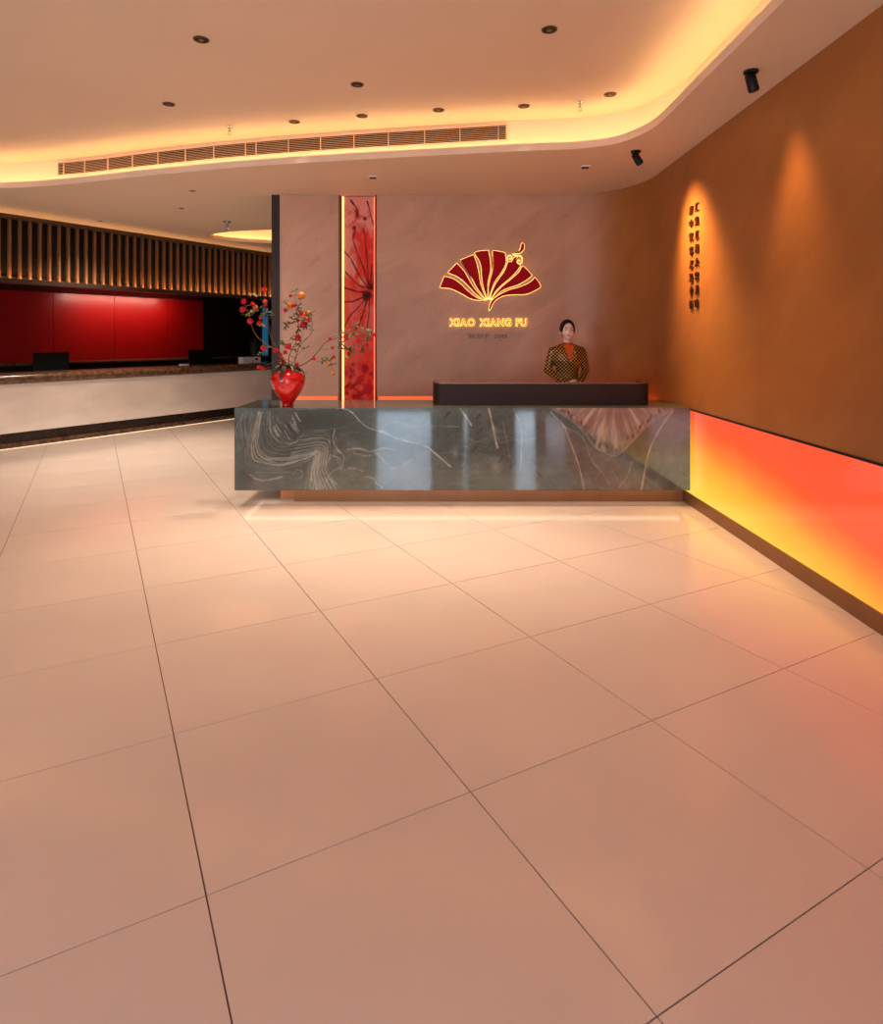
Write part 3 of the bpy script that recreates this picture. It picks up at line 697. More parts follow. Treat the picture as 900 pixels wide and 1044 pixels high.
for k, (pts, wd) in enumerate((
    ([Q(370, 930), Q(330, 910), Q(240, 770), Q(180, 650), Q(100, 560)], 0.9), ([Q(355, 935), Q(250, 900), Q(130, 780)], 1.0),
    ([Q(330, 970), Q(250, 970), Q(170, 945), Q(95, 925)], 1.1), ([Q(352, 920), Q(320, 780), Q(270, 650), Q(205, 470), Q(220, 370)], 0.8),
    ([Q(355, 900), Q(345, 750), Q(322, 470), Q(300, 350)], 0.8), ([Q(372, 930), Q(378, 800), Q(385, 700)], 1.4), ([Q(390, 930), Q(410, 800)], 1.0),
    ([Q2(320, 10), Q2(200, 60), Q2(110, 68)], 1.1), ([Q2(312, 30), Q2(250, 110), Q2(170, 190), Q2(110, 300)], 0.9),
    ([Q2(325, 30), Q2(290, 170), Q2(250, 270), Q2(190, 370)], 1.0), ([Q2(345, 40), Q2(340, 200), Q2(322, 310)], 0.7), ([Q2(380, 0), Q2(393, 60), Q2(396, 120)], 0.7),
    ([Q(180, 80), Q(230, 150), Q(245, 230)], 1.2), ([Q(340, 90), Q(370, 210), Q(400, 330)], 0.9))):
    A.line(pts, wd*1.25, MR, 0.95, 0.35, 300+k)
for k, (c, rr) in enumerate(((Q(375, 925), 3.2), (Q(335, 1000), 4.2), (Q2(325, 12), 4.0), (Q(318, 255), 1.8), (Q(215, 345), 2.0))):
    A.mix((58, 12, 16), np.clip(1.5-np.hypot(U-c[0], V-c[1])/rr*(0.7+0.7*n2), 0, 1)*0.85)
for k in range(16):
    x = random.uniform(352, 378); y = random.uniform(372, 405)
    A.mix((122, 8, 16), np.clip(1.5-np.hypot(U-x, V-y)/random.uniform(1.2, 3.2), 0, 1)*0.55)
YA = YB+0.055
me = A.mesh('print', lambda u, v: ((u-CX)/F*YB, np.full(u.shape, YA), H-(v-CY)/F*YB))
link_mesh('print', me, attr_mat('art_print', 0.6, 0.12, emit=0.24), art)
bm = BM(); box(bm, NX0, NX1, YA+0.001, YA+0.03, 0.0, ZC); obj('backing', bm, M['dark'], art)
bm = BM(); box(bm, NX0, NX1, YA-0.0005, YA+0.001, 0.0, 0.72); obj('lower_print', bm, M['red_lacquer'], art)
for (a, b) in ((NX0-0.012, NX0+0.004), (NX1-0.004, NX1+0.012)):
    bm = BM(); box(bm, a, b, YB-0.004, YA+0.03, 0.0, ZC); obj('frame', bm, M['dark_bronze'], art)
bm = BM(); box(bm, NX0+0.022, NX0+0.040, YA-0.014, YA-0.002, 0.75, ZC-0.01); o = obj('light_strip', bm, emitter('led_art_left', (1.0, 0.42, 0.17), 3.6), art); o['label'] = 'bright warm light line at the left edge'
bm = BM(); box(bm, NX1-0.024, NX1-0.014, YA-0.014, YA-0.002, 0.75, ZC-0.01); o = obj('light_strip', bm, emitter('led_art_right', (1.0, 0.20, 0.06), 1.5), art); o['label'] = 'orange light line at the right edge'

# ------------------------------------------------------------------ fan emblem and lettering on the wall
ES = 7.55/F/6.923
def E(zx, zy): return Vector(((436+zx/6.923-CX)/F*7.55, 0, H-(236+zy/6.923-CY)/F*7.55))
blades = [
 ([(115, 318), (180, 335), (230, 370), (280, 418), (330, 458), (378, 483)], [(375, 488), (310, 478), (260, 452), (200, 420), (150, 402), (85, 398)]),
 ([(205, 225), (255, 280), (290, 340), (320, 390), (360, 440), (398, 478)], [(388, 480), (340, 442), (300, 400), (250, 350), (200, 315), (140, 292)]),
 ([(322, 165), (345, 225), (360, 290), (368, 350), (385, 410), (410, 470)], [(403, 472), (352, 405), (322, 350), (296, 300), (266, 245), (228, 203)]),
 ([(428, 135), (440, 200), (442, 270), (430, 330), (418, 400), (419, 468)], [(413, 462), (392, 390), (381, 320), (376, 250), (360, 200), (332, 152), (380, 137)]),
 ([(545, 150), (552, 205), (545, 240), (515, 295), (475, 350), (450, 410), (436, 465)], [(430, 465), (428, 400), (440, 340), (458, 270), (462, 200), (458, 140), (500, 141)]),
 ([(652, 240), (635, 270), (590, 320), (530, 370), (480, 420), (450, 470)], [(441, 470), (455, 420), (475, 375), (510, 325), (545, 270), (566, 218), (590, 214), (606, 188), (628, 178), (622, 205)]),
 ([(735, 310), (700, 340), (640, 375), (580, 395), (520, 420), (459, 478)], [(453, 474), (485, 430), (530, 385), (590, 335), (640, 290), (668, 247), (705, 275)]),
 ([(755, 325), (720, 360), (640, 395), (570, 415), (500, 450), (456, 484), (437, 520), (431, 560)], [(440, 553), (472, 492), (530, 457), (600, 447), (690, 444), (750, 420), (795, 390), (780, 355)]),
 ([(610, 160), (634, 150), (652, 122), (660, 90), (668, 82)], [(680, 92), (681, 115), (668, 138), (648, 154)])]
fan = empty('fan_emblem', (E(430, 480).x, YB, E(430, 480).z), 'large dark red fan-shaped emblem with glowing gold outlines on the wall', 'emblem')
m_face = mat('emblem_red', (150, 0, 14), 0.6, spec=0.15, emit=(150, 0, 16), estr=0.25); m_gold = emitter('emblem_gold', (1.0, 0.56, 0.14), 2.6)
m_gold2 = emitter('emblem_gold_core', (1.0, 0.56, 0.14), 2.0)
def extrude_y(bm, pts, y0, y1):
    lo = [bm.verts.new((p.x, y0, p.z)) for p in pts]; hi = [bm.verts.new((p.x, y1, p.z)) for p in pts]
    n = len(pts); bm.faces.new(lo); bm.faces.new(hi[::-1])
    for i in range(n): bm.faces.new((lo[i], hi[i], hi[(i+1) % n], lo[(i+1) % n]))
for a, b in blades:
    oa = smooth_poly(a, 5); ob = smooth_poly(b, 5); pts = [E(*p) for p in oa+ob]
    bm = BM(); extrude_y(bm, pts, YB-0.040, YB-0.014); bmesh.ops.triangulate(bm, faces=[f for f in bm.faces if len(f.verts) > 4])
    bl = obj('blade', bm, m_face, fan)
    bm = BM(); tube(bm, [Vector((p.x, YB-0.036, p.z)) for p in pts+[pts[0], pts[1]]], 0.0044, 6, cap=False); obj('gold_rim', bm, m_gold, bl)
for (cx, cy, sgn, ph) in ((580, 187, 1, 2.2), (643, 212, 1, -0.6)):
    pts = []
    for k in range(28):
        q = k/27; rr = 23*(1-0.80*q); an = ph+sgn*q*7.0
        p = E(cx+rr*math.cos(an), cy+rr*math.sin(an)); pts.append(Vector((p.x, YB-0.044, p.z)))
    bm = BM(); tube(bm, pts, 0.0044, 6); obj('scroll', bm, m_gold, fan)
bm = BM(); tube(bm, [Vector((E(*p).x, YB-0.044, E(*p).z)) for p in smooth_poly([(597, 160), (620, 172), (650, 172), (668, 195)], 5)], 0.006, 6); obj('scroll', bm, m_gold, fan)
bm = BM(); tube(bm, [(E(*p).x, YB-0.02, E(*p).z) for p in ((395, 482), (430, 470), (460, 480))], 0.012, 6); obj('hub', bm, m_gold2, fan)
# pads that hold the emblem off the wall
for zx, zy in ((200, 380), (330, 300), (500, 250), (640, 330), (700, 400), (400, 300)):
    q = E(zx, zy); bm = BM(); box(bm, q.x-0.01, q.x+0.01, YB-0.016, YB, q.z-0.01, q.z+0.01); obj('standoff', bm, M['dark'], fan)

def place_text(parent, s, size, x0, x1, zc, y, face_mat, glow_mat=None, ext=0.006, gap=0.03, space=0.5):
    glyphs = []; x = 0.0
    for ch in s:
        if ch == ' ': x += size*space; continue
        me = glyph(ch, size, ext); a, b = glyph_width(me); glyphs.append((ch, me, x-a, a, b)); x += (b-a)+gap*size
    tot = x-gap*size; sc = (x1-x0)/tot
    zs = [v.co.y for g in glyphs for v in g[1].vertices]; zmid = (min(zs)+max(zs))/2
    for ch, me, xo, a, b in glyphs:
        T = Matrix.Translation((x0+xo*sc, y, zc))@Matrix.Rotation(math.pi/2, 4, 'X')@Matrix.Diagonal((sc, 1, 1, 1))@Matrix.Translation((0, -zmid, 0))
        me.transform(T); me.name = 'letter'
        if me.materials: me.materials.clear()
        o = link_mesh('letter', me, face_mat, parent)
        if glow_mat:
            g = glyph(ch, size, ext, offset=0.0036); g.transform(T); g.transform(Matrix.Translation((0, ext*1.6, 0)))
            if g.materials: g.materials.clear()
            link_mesh('halo', g, glow_mat, o)
y_l = YB-0.022
xa, xb = (458.8-CX)/F*YB, (536.6-CX)/F*YB; zc = H-(328.7-CY)/F*YB
sg = empty('name_sign', ((xa+xb)/2, YB, zc), 'glowing gold letters reading XIAO XIANG FU under the fan emblem', 'sign')
place_text(sg, 'XIAO XIANG FU', 0.118, xa, xb, zc, y_l, mat('letter_gold', (176, 112, 30), 0.35, metal=0.4), emitter('letter_glow', (1.0, 0.60, 0.10), 3.0), ext=0.009, gap=0.16, space=0.42)
bm = BM(); box(bm, xa+0.02, xb-0.02, YB-0.012, YB, zc-0.008, zc+0.008)
obj('mounting_rail', bm, M['plaster'], sg)
xa, xb = (477.5-CX)/F*YB, (516.5-CX)/F*YB; zc = H-(342.6-CY)/F*YB
sg = empty('subtitle_sign', ((xa+xb)/2, YB, zc), 'faint tiny grey lettering low under the glowing name', 'sign')
place_text(sg, '始创于 2001', 0.062, xa, xb, zc, YB-0.0035, mat('letter_grey', (112, 84, 72), 0.45, metal=0.3), None, ext=0.003, gap=0.12, space=0.5)

# two columns of raised characters on the right wall
ch_mat = mat('character_bronze', (92, 52, 20), 0.3, metal=0.6)
wt = empty('wall_calligraphy', (XR, 5.64, 1.76), 'two columns of raised dark bronze characters on the right wall', 'lettering')
for col, (yc, s) in enumerate(((5.583, '汇集五湖大宫美味'), (5.707, '廣中筑客江設幸朝'))):
    for k, ch in enumerate(s):
        zc = 2.633-k*0.1195-(0.004 if col else 0)
        me = glyph(ch, 0.084, 0.007)
        if len(me.vertices) == 0: continue
        xs = [v.co.x for v in me.vertices]; ys = [v.co.y for v in me.vertices]
        if me.materials: me.materials.clear()
        me.transform(Matrix.Translation((XR-0.0075, yc, zc))@Matrix(((0, 0, -1, 0), (-1, 0, 0, 0), (0, 1, 0, 0), (0, 0, 0, 1)))@Matrix.Translation((-(min(xs)+max(xs))/2, -(min(ys)+max(ys))/2, 0)))
        link_mesh('character', me, ch_mat, wt)

# ------------------------------------------------------------------ ceiling fittings
# linear air grille on the tray's vertical face
facepts = off(lipL, SB-0.006)
def face_at(px):
    r = (px-CX)/F; best = None
    for p, q in zip(facepts, facepts[1:]+facepts[:1]):
        dp = p[0]-r*p[1]; dq = q[0]-r*q[1]
        if dp*dq <= 0 and dp != dq:
            t = dp/(dp-dq); c = (p[0]+(q[0]-p[0])*t, p[1]+(q[1]-p[1])*t)
            if c[1] > 1 and (best is None or c[1] > best[1]): best = c
    return best
VZ0, VZ1 = 3.352, 3.492
gp = [face_at(p) for p in np.linspace(59.5, 516, 40)]
gpL = lateral(gp, side=1)
gr = empty('air_grille', (gp[20][0], gp[20][1], VZ0), 'long slotted air grille on the curved ceiling tray face', 'air grille')
bm = BM(); sweep(bm, gpL, [(0.0, VZ0), (0.0, VZ1), (0.005, VZ1), (0.005, VZ0)]); obj('backing', bm, M['grille_dark'], gr)
bm = BM()
for z in (VZ0-0.006, VZ1-0.004): sweep(bm, gpL, [(-0.014, z), (-0.014, z+0.010), (0.004, z+0.010), (0.004, z)])
obj('frame', bm, M['grille'], gr)
for k in range(7):
    z = VZ0+0.018+k*(VZ1-VZ0-0.03)/6.4
    bm = BM(); sweep(bm, gpL, [(-0.012, z-0.003), (-0.012, z), (0.0, z+0.004), (0.0, z+0.001)]); obj('louvre', bm, M['grille'], gr)
for px in (59.8, 65.5, 87, 110.4, 135.5, 161.5, 189.5, 218.4, 250.7, 261.5, 294.4, 327, 361, 396, 433, 469, 508, 515.6):
    a, b = face_at(px-0.2), face_at(px+0.2); q = lateral([a, b], side=1)
    bm = BM(); sweep(bm, q, [(-0.0145, VZ0), (-0.0145, VZ1), (0.003, VZ1), (0.003, VZ0)]); obj('divider', bm, M['grille'], gr)
m_lens = mat('lamp_lens', (120, 84, 56), 0.2, emit=(255, 190, 120), estr=0.05)
def downlight(p, z, r, label, group, rim):
    e = empty('downlight', (p.x, p.y, z), label, 'downlight', group)
    bm = BM(); lathe(bm, [(r*0.78, -0.002), (r*0.80, -0.008), (r, -0.006), (r*1.02, 0.0)], (p.x, p.y, z), 24); obj('rim', bm, rim, e, smooth=True)
    bm = BM(); lathe(bm, [(r*0.30, -0.006), (r*0.66, -0.0095), (r*0.79, -0.0082), (r*0.79, -0.003)], (p.x, p.y, z), 24); obj('baffle', bm, M['dark'], e, smooth=True)
    bm = BM(); lathe(bm, [(0.004, -0.0112), (r*0.32, -0.0105), (r*0.33, -0.006)], (p.x, p.y, z), 16); obj('lens', bm, m_lens, e, smooth=True)
dk = mat('downlight_rim', (92, 58, 38), 0.4, metal=0.5)
ups = [(172, 106, 'recessed downlight at the far left of the raised ceiling tray'), (300, 124, 'recessed downlight in the raised tray above the vase, left of its neighbour'),
       (369, 118, 'recessed downlight close above the air grille, in line with the red art panel'), (447, 112, 'recessed downlight in the raised tray above the left half of the fan emblem'),
       (534, 108, 'recessed downlight in the raised tray above the right tip of the fan emblem'), (622, 96, 'recessed downlight nearest the curved right end of the raised tray'),
       (364, 86, 'recessed downlight set nearer than the row, above the red art panel'), (205, 40, 'recessed downlight highest up on the left of the raised tray'), (560, 30, 'recessed downlight highest up on the right of the raised tray')]
for px, py, lb in ups: downlight(on_z(px, py, ZU), ZU, 0.052, lb, 'downlights in the raised ceiling tray', dk)
lows = [(196, 194, 'tiny pale-rimmed downlight in the lower ceiling, right of its twin'), (185, 212, 'tiny pale-rimmed downlight in the lower ceiling behind its twin'), (102, 225, 'tiny dark downlight in the lower ceiling just in front of the slats')]
for px, py, lb in lows: downlight(on_z(px, py, ZC), ZC, 0.042, lb, 'small downlights in the lower ceiling', M['grille'])
def sprinkler(p, z, label, s=1.0):
    e = empty('sprinkler', (p.x, p.y, z), label, 'sprinkler', 'ceiling sprinklers')
    bm = BM(); lathe(bm, [(0.034*s, 0.0), (0.034*s, -0.006*s), (0.02*s, -0.012*s)], (p.x, p.y, z), 16); obj('escutcheon', bm, M['chrome'], e, smooth=True)
    bm = BM(); lathe(bm, [(0.012*s, -0.01*s), (0.012*s, -0.045*s), (0.007*s, -0.05*s)], (p.x, p.y, z), 12); obj('body', bm, M['chrome'], e, smooth=True)
    bm = BM()
    for sg_ in (-1, 1): tube(bm, [(p.x+0.011*s*sg_, p.y, z-0.045*s), (p.x+0.016*s*sg_, p.y, z-0.06*s), (p.x+0.004*s*sg_, p.y, z-0.075*s)], 0.003*s, 6)
    obj('frame_arms', bm, M['chrome'], e)
    bm = BM(); lathe(bm, [(0.018*s, -0.075*s), (0.018*s, -0.079*s)], (p.x, p.y, z), 12); obj('deflector', bm, M['chrome'], e)
sprinkler(on_z(234, 129, ZU), ZU, 'small metal sprinkler in the raised tray above the air grille'); sprinkler(on_z(591, 104, ZU), ZU, 'small metal sprinkler in the raised tray near its curved right end')
sprinkler(on_z(231.5, 225.5, ZC), ZC, 'metal sprinkler on the lower ceiling beside the oval recess', 1.7)
for px, py, lb in ((380, 180, 'small slotted ceiling vent above the red art panel'), (596.5, 169.5, 'small slotted ceiling vent left of the black spotlight')):
    p = on_z(px, py, ZC); e = empty('ceiling_vent', (p.x, p.y, ZC), lb, 'ceiling vent', 'small vents in the lower ceiling')
    bm = BM(); box(bm, p.x-0.045, p.x+0.045, p.y-0.045, p.y+0.045, ZC-0.014, ZC); obj('frame', bm, M['white_plastic'], e)
    bm = BM(); box(bm, p.x-0.035, p.x+0.035, p.y-0.032, p.y+0.032, ZC-0.017, ZC-0.013); obj('slot', bm, M['dark'], e)
def spotlight(p, aim, label):
    e = empty('spotlight', (p.x, p.y, ZC), label, 'spotlight', 'black ceiling spotlights')
    bm = BM(); lathe(bm, [(0.045, 0), (0.045, -0.014), (0.04, -0.018)], (p.x, p.y, ZC), 20); obj('mount', bm, M['black'], e, smooth=True)
    bm = BM(); tube(bm, [(p.x, p.y, ZC-0.016), (p.x, p.y, ZC-0.05)], 0.009, 8); obj('stem', bm, M['black'], e)
    a = Vector((p.x, p.y, ZC-0.05)); d = (Vector(aim)-a).normalized(); a = a-d*0.03
    bm = BM(); tube(bm, [a, a+d*0.01, a+d*0.10, a+d*0.112], [0.024, 0.032, 0.034, 0.030], 18); obj('head', bm, M['black'], e, smooth=True)
    return a+d*0.12
sp1 = spotlight(on_z(648, 154, ZC), (XR, 5.6, 2.2), 'black spotlight on the lower ceiling aimed at the wall characters')
sp2 = spotlight(Vector((1.95, 4.05, ZC)), (XR, 4.02, 2.0), 'black spotlight nearest the viewer beside the right wall')
light('spotlight_beam', 'SPOT', sp1, 340, (1.0, 0.58, 0.20), target=(XR, 5.60, 2.15), size=0.13, spot=math.radians(66), blend=1.0)
light('spotlight_beam', 'SPOT', sp2, 70, WARM, target=(XR, 4.02, 1.9), size=0.10, spot=math.radians(54), blend=1.0)
for px, py, lb in ups:
    p = on_z(px, py, ZU); light('downlight_beam', 'SPOT', (p.x, p.y, ZU-0.03), 135, WARMW, target=(p.x, p.y-0.45, 0), size=0.05, spot=math.radians(66), blend=1.0)
for px, py, lb in lows:
    p = on_z(px, py, ZC); light('downlight_beam', 'SPOT', (p.x, p.y, ZC-0.03), 205, (1.0, 0.86, 0.70), target=(p.x, p.y, 0), size=0.05, spot=math.radians(118), blend=1.0)

# ------------------------------------------------------------------ vase with blossom branches
VY = 5.87; VX = (293.5-CX)/F*VY; VZ = DZ1
vase = empty('vase', (VX, VY, VZ), 'glossy bright red rounded vase on the left end of the desk', 'vase')
prof = [(0.046, 0.0), (0.049, 0.004), (0.049, 0.018), (0.053, 0.032), (0.078, 0.068), (0.112, 0.118), (0.140, 0.172), (0.1525, 0.222), (0.151, 0.258), (0.136, 0.290), (0.108, 0.312), (0.078, 0.322), (0.062, 0.328), (0.060, 0.340), (0.066, 0.352)]
prof = [tuple(p) for p in smooth_poly(prof, 3)]
prof += [(0.061, 0.352), (0.055, 0.338), (0.055, 0.325), (0.05, 0.30)]
bm = BM(); lathe(bm, prof, (VX, VY, VZ), 48); obj('body', bm, mat('red_glaze', (206, 8, 14), 0.07, spec=0.6, coat=0.6), vase, smooth=True)
MOUTH = Vector((VX, VY, VZ+0.335))
m_stem = mat('branch_bark', (112, 78, 48), 0.7, noise=(30, 0.2, (1, 1, 1)))
m_leaf = mat('leaf_green', (58, 72, 30), 0.5, noise=(20, 0.25, (1, 1, 1)))
m_leafd = mat('leaf_dark', (32, 44, 20), 0.4, noise=(12, 0.25, (1, 1, 1)))
m_leafy = mat('leaf_yellow', (150, 140, 52), 0.5, noise=(20, 0.25, (1, 1, 1)))
m_red = mat('blossom_red', (214, 18, 22), 0.45, noise=(40, 0.18, (1, 1, 1)))
m_orange = mat('fruit_orange', (236, 134, 26), 0.35, noise=(30, 0.15, (1, 1, 1)))
m_redor = mat('fruit_red_orange', (226, 74, 24), 0.35, noise=(30, 0.2, (1, 1, 1)))
m_calyx = mat('calyx', (120, 40, 20), 0.5)
def petal(bm, base, d, up, length, width, curl):
    """one cupped petal of six quads"""
    side = d.cross(up).normalized(); rows = []
    for i, (s, wd) in enumerate(((0.0, 0.25), (0.4, 0.95), (0.75, 1.0), (1.0, 0.55))):
        c = base+d*(length*s)+up*(curl*length*s*s)
        rows.append([bm.verts.new(c+side*(width*wd*k)+up*(0.25*width*abs(k))) for k in (-1, 0, 1)])
    for r, q in zip(rows, rows[1:]):
        for k in (0, 1): bm.faces.new((r[k], r[k+1], q[k+1], q[k]))
def blossom_mesh(seed):
    rr = random.Random(seed); bm = BM()
    bmesh.ops.create_icosphere(bm, subdivisions=2, radius=0.62)
    for v in bm.verts: v.co *= 1+rr.uniform(-0.08, 0.08)
    for layer, (tilt, n, ln) in enumerate(((0.1, 7, 0.62), (0.75, 7, 0.6), (1.2, 5, 0.5), (-0.6, 7, 0.6))):
        for k in range(n):
            a = 2*math.pi*(k+0.4*layer)/n+rr.uniform(-0.15, 0.15)
            d = Vector((math.cos(a)*math.cos(tilt), math.sin(a)*math.cos(tilt), math.sin(tilt))); t_ = Vector((-math.cos(a)*math.sin(tilt), -math.sin(a)*math.sin(tilt), math.cos(tilt)))
            petal(bm, d*0.42, d, t_, ln, 0.34, 0.35)
    me = bpy.data.meshes.new('blossom'); bm.to_mesh(me); bm.free(); me.materials.append(m_red); return me
def fruit_mesh(m_):
    bm = BM(); lathe(bm, [(0.02, -0.98), (0.5, -0.86), (0.86, -0.5), (1.0, 0.0), (0.9, 0.45), (0.62, 0.8), (0.28, 0.95), (0.22, 1.0)], n=14)
    me = bpy.data.meshes.new('fruit'); bm.to_mesh(me); bm.free(); me.materials.append(m_); me.polygons.foreach_set('use_smooth', [True]*len(me.polygons)); return me
def crown_mesh():
    bm = BM()
    for k in range(6):
        a = k*math.pi/3; petal(bm, Vector((0.18*math.cos(a), 0.18*math.sin(a), 0.92)), Vector((0.45*math.cos(a), 0.45*math.sin(a), 0.9)).normalized(), Vector((-math.cos(a), -math.sin(a), 0.4)).normalized(), 0.5, 0.12, -0.2)
    me = bpy.data.meshes.new('crown'); bm.to_mesh(me); bm.free(); me.materials.append(m_calyx); return me
def leaves_mesh(seed, n, m_):
    rr = random.Random(seed); bm = BM()
    for k in range(n):
        a = 2*math.pi*k/n+rr.uniform(-0.4, 0.4); e_ = rr.uniform(-0.5, 0.8)
        d = Vector((math.cos(a)*math.cos(e_), math.sin(a)*math.cos(e_)*0.7, math.sin(e_)+0.5*math.sin(a))).normalized()
        up = Vector((0.1, -0.6, 0.75)); petal(bm, Vector((0, 0, 0)), d, (up-d*up.dot(d)).normalized(), rr.uniform(0.75, 1.1), 0.14, -0.25)
    me = bpy.data.meshes.new('leaf_cluster'); bm.to_mesh(me); bm.free(); me.materials.append(m_); return me
BL = [blossom_mesh(k) for k in range(3)]; FO, FR, CRN = fruit_mesh(m_orange), fruit_mesh(m_redor), crown_mesh()
LV = [leaves_mesh(k, 7, m_leaf) for k in range(3)]+[leaves_mesh(9, 7, m_leafy)]
def child(name, me, p, s, parent, rot=None):
    o = bpy.data.objects.new(name, me); COL.objects.link(o); o.parent = parent
    o.location = Vector(p)-world_loc(parent); o.scale = (s, s, s); o.rotation_euler = rot or (random.uniform(-0.6, 0.6), random.uniform(-0.6, 0.6), random.uniform(0, 6.28))
    return o
def branch(label, stems, reds, oranges, leaves, depth, reach=0.0):
    e = empty('blossom_branch', MOUTH, label, 'branch', 'branches in the red vase')
    def W(px, py):
        d = min(1.0, math.hypot(px-293.5, py-376)/75)
        return P(px, py, VY+depth*d)
    all_pts = []
    bm = BM()
    for pts, r0 in stems:
        ps = [W(*q) for q in pts]
        if pts[0] == 'm': pass
        ps = [Vector(v) for v in smooth_poly([tuple(v) for v in ps], 4)]; all_pts += ps
        tube(bm, ps, list(np.linspace(r0, r0*0.4, len(ps))), 6)
    def twig(p):
        q = min(all_pts, key=lambda v: (v-p).length)
        if (q-p).length > 0.012: tube(bm, [q, (q+p)/2+Vector((0, 0, -0.004)), p], [0.0028, 0.0022, 0.0018], 5)
    items = []
    for (px, py, r) in reds: p = W(px, py)+Vector((0, random.uniform(-0.015, 0.015), 0)); items.append(('blossom', BL[random.randrange(3)], p, r/F*VY)); twig(p)
    for (px, py, r, k) in oranges: p = W(px, py); items.append(('fruit', (FO, FR)[k], p, r/F*VY)); twig(p)
    for (px, py, r, k) in leaves: p = W(px, py)+Vector((0, random.uniform(-0.02, 0.02), 0)); items.append(('leaf_cluster', LV[k], p, 1.2*r/F*VY)); twig(p)
    obj('stem', bm, m_stem, e, smooth=True)
    for nm, me, p, s in items:
        if nm == 'leaf_cluster': child(nm, me, p, s, e, (0, random.uniform(-0.5, 0.5), random.uniform(-0.5, 0.5)))
        elif nm == 'fruit':
            rot = (2.4+random.uniform(-0.5, 0.5), random.uniform(-0.6, 0.6), 0); o = child(nm, me, p, s, e, rot)
            c = bpy.data.objects.new('crown', CRN); COL.objects.link(c); c.parent = o
        else: child(nm, me, p, s, e)
M0 = (291, 380)
branch('branch arching far left past the dark post with red blossoms', [([(291, 384), (289, 374), (282, 358), (272, 351), (262, 343), (256.5, 332), (254, 322), (250, 312)], 0.005)],
       [(248, 308, 3.4), (247.5, 316, 3.4), (255, 328, 3.6), (258, 310, 2.6), (268, 355, 2.8), (281.5, 358, 3.2), (264, 374.5, 2.4), (268, 376, 2.2)], [(260.5, 314, 2.4, 1)], [(254, 318, 5, 3), (259, 319, 5, 0), (250, 321, 4, 0), (268, 361, 5, 0), (272, 354, 4, 0)], -0.18)
branch('upright left branch in front of the slats with a yellow blossom tuft', [([(292, 384), (291, 372), (284, 357), (277, 346), (273, 332), (270, 318), (269, 300)], 0.005), ([(277, 346), (276, 336), (273, 326)], 0.003)],
       [(269.5, 295.5, 3.2), (265.5, 324, 2.8), (264, 330, 3.2), (271, 311, 1.8)], [(270, 307.5, 2.6, 1)], [(259, 300, 5, 3), (264.5, 314, 6, 0), (271, 318, 6, 1), (273, 320, 5, 2), (268, 331, 4, 3), (277, 322, 3, 0)], 0.10)
branch('tall middle branch of red blossoms with one large orange fruit on top', [([(293, 384), (294, 372), (295, 362), (300, 352), (304, 342), (304, 330), (302, 318), (306, 308)], 0.005), ([(304, 330), (298, 318), (295, 312)], 0.003), ([(302, 318), (301, 306), (301, 297)], 0.0025)],
       [(296, 302, 2.2), (298.8, 312.5, 2.6), (291, 316.7, 2.9), (303.8, 327, 2.2), (309, 331.2, 4.0), (303.5, 345, 4.0), (307.5, 320, 2.6), (313, 320.5, 3.0)], [(307.3, 301.3, 3.9, 0), (295.6, 311, 3.1, 0), (309, 322.5, 2.2, 0), (314.8, 318.5, 2.6, 0)],
       [(301, 297, 4.5, 0), (304, 313, 5, 1), (303, 320, 5, 2), (299, 326, 5, 0), (296.5, 330, 5, 0), (292, 331.5, 5, 1), (304, 335, 5, 1), (304, 351.5, 5.5, 2), (292, 310, 4, 0), (313, 326, 5, 0), (312, 332, 4.5, 1), (297, 345, 4, 2)], 0.05)
branch('inner branch curving right of centre with bare twigs and leaf tips', [([(295, 384), (296, 374), (301, 365), (306, 352), (314, 344), (318.5, 336), (317, 324), (314, 314)], 0.0045), ([(300, 374), (302, 364), (307, 358), (312, 355)], 0.003), ([(314, 344), (306, 347), (310, 338)], 0.002)],
       [(294, 354, 3.9), (290.5, 359.5, 2.4), (286, 362, 2.2), (286.5, 367, 2.6), (289, 369, 2.4), (292, 375, 3.2), (303, 371.5, 2.0), (315, 327, 2.2)], [], [(312, 355.5, 4, 0), (318.3, 337, 3, 0), (291, 352, 6, 0), (288, 352, 5, 0), (317, 319, 4.5, 1), (301, 357, 3, 2)], -0.10)
branch('long branch reaching right across the red art panel with small fruits', [([(296, 384), (299, 376), (310, 371), (318, 365.5), (325, 357), (331, 350), (340, 345.5), (349, 343.5), (356, 341), (368, 341), (381, 341)], 0.0055), ([(318, 366), (326, 369), (335, 369)], 0.003), ([(326, 356), (333, 356), (339, 355)], 0.0025), ([(331, 350), (342, 342), (350, 340)], 0.0025), ([(335, 369), (338, 374), (339.5, 379)], 0.002), ([(356, 341), (359, 334), (362, 326)], 0.002), ([(349, 344), (352, 355), (354, 361)], 0.002)],
       [(319.7, 365.8, 2.6), (336, 346, 2.4), (338.8, 355, 2.2), (339.8, 364.5, 2.2), (352.5, 342.5, 2.6), (362.3, 325, 2.2), (365, 347.5, 2.0), (374, 352.5, 2.4), (382, 341.5, 2.2), (356, 361, 2.0)], [(334.8, 370.5, 2.4, 0), (339.6, 380, 2.2, 0), (354, 363.3, 2.4, 0)],
       [(335, 368, 6.5, 0), (329, 367, 4, 1), (346, 341, 4, 0), (352, 339, 5, 2), (347.5, 350, 5, 1), (352, 346, 4, 0), (354, 356.5, 7.5, 0), (358, 358, 6, 1), (360, 341, 5, 2), (372, 338, 6, 0), (377, 338.5, 5, 1), (374, 345, 5, 2), (368.5, 355, 4.5, 1), (363, 332, 4, 2), (339, 372, 4, 0)], -0.12)
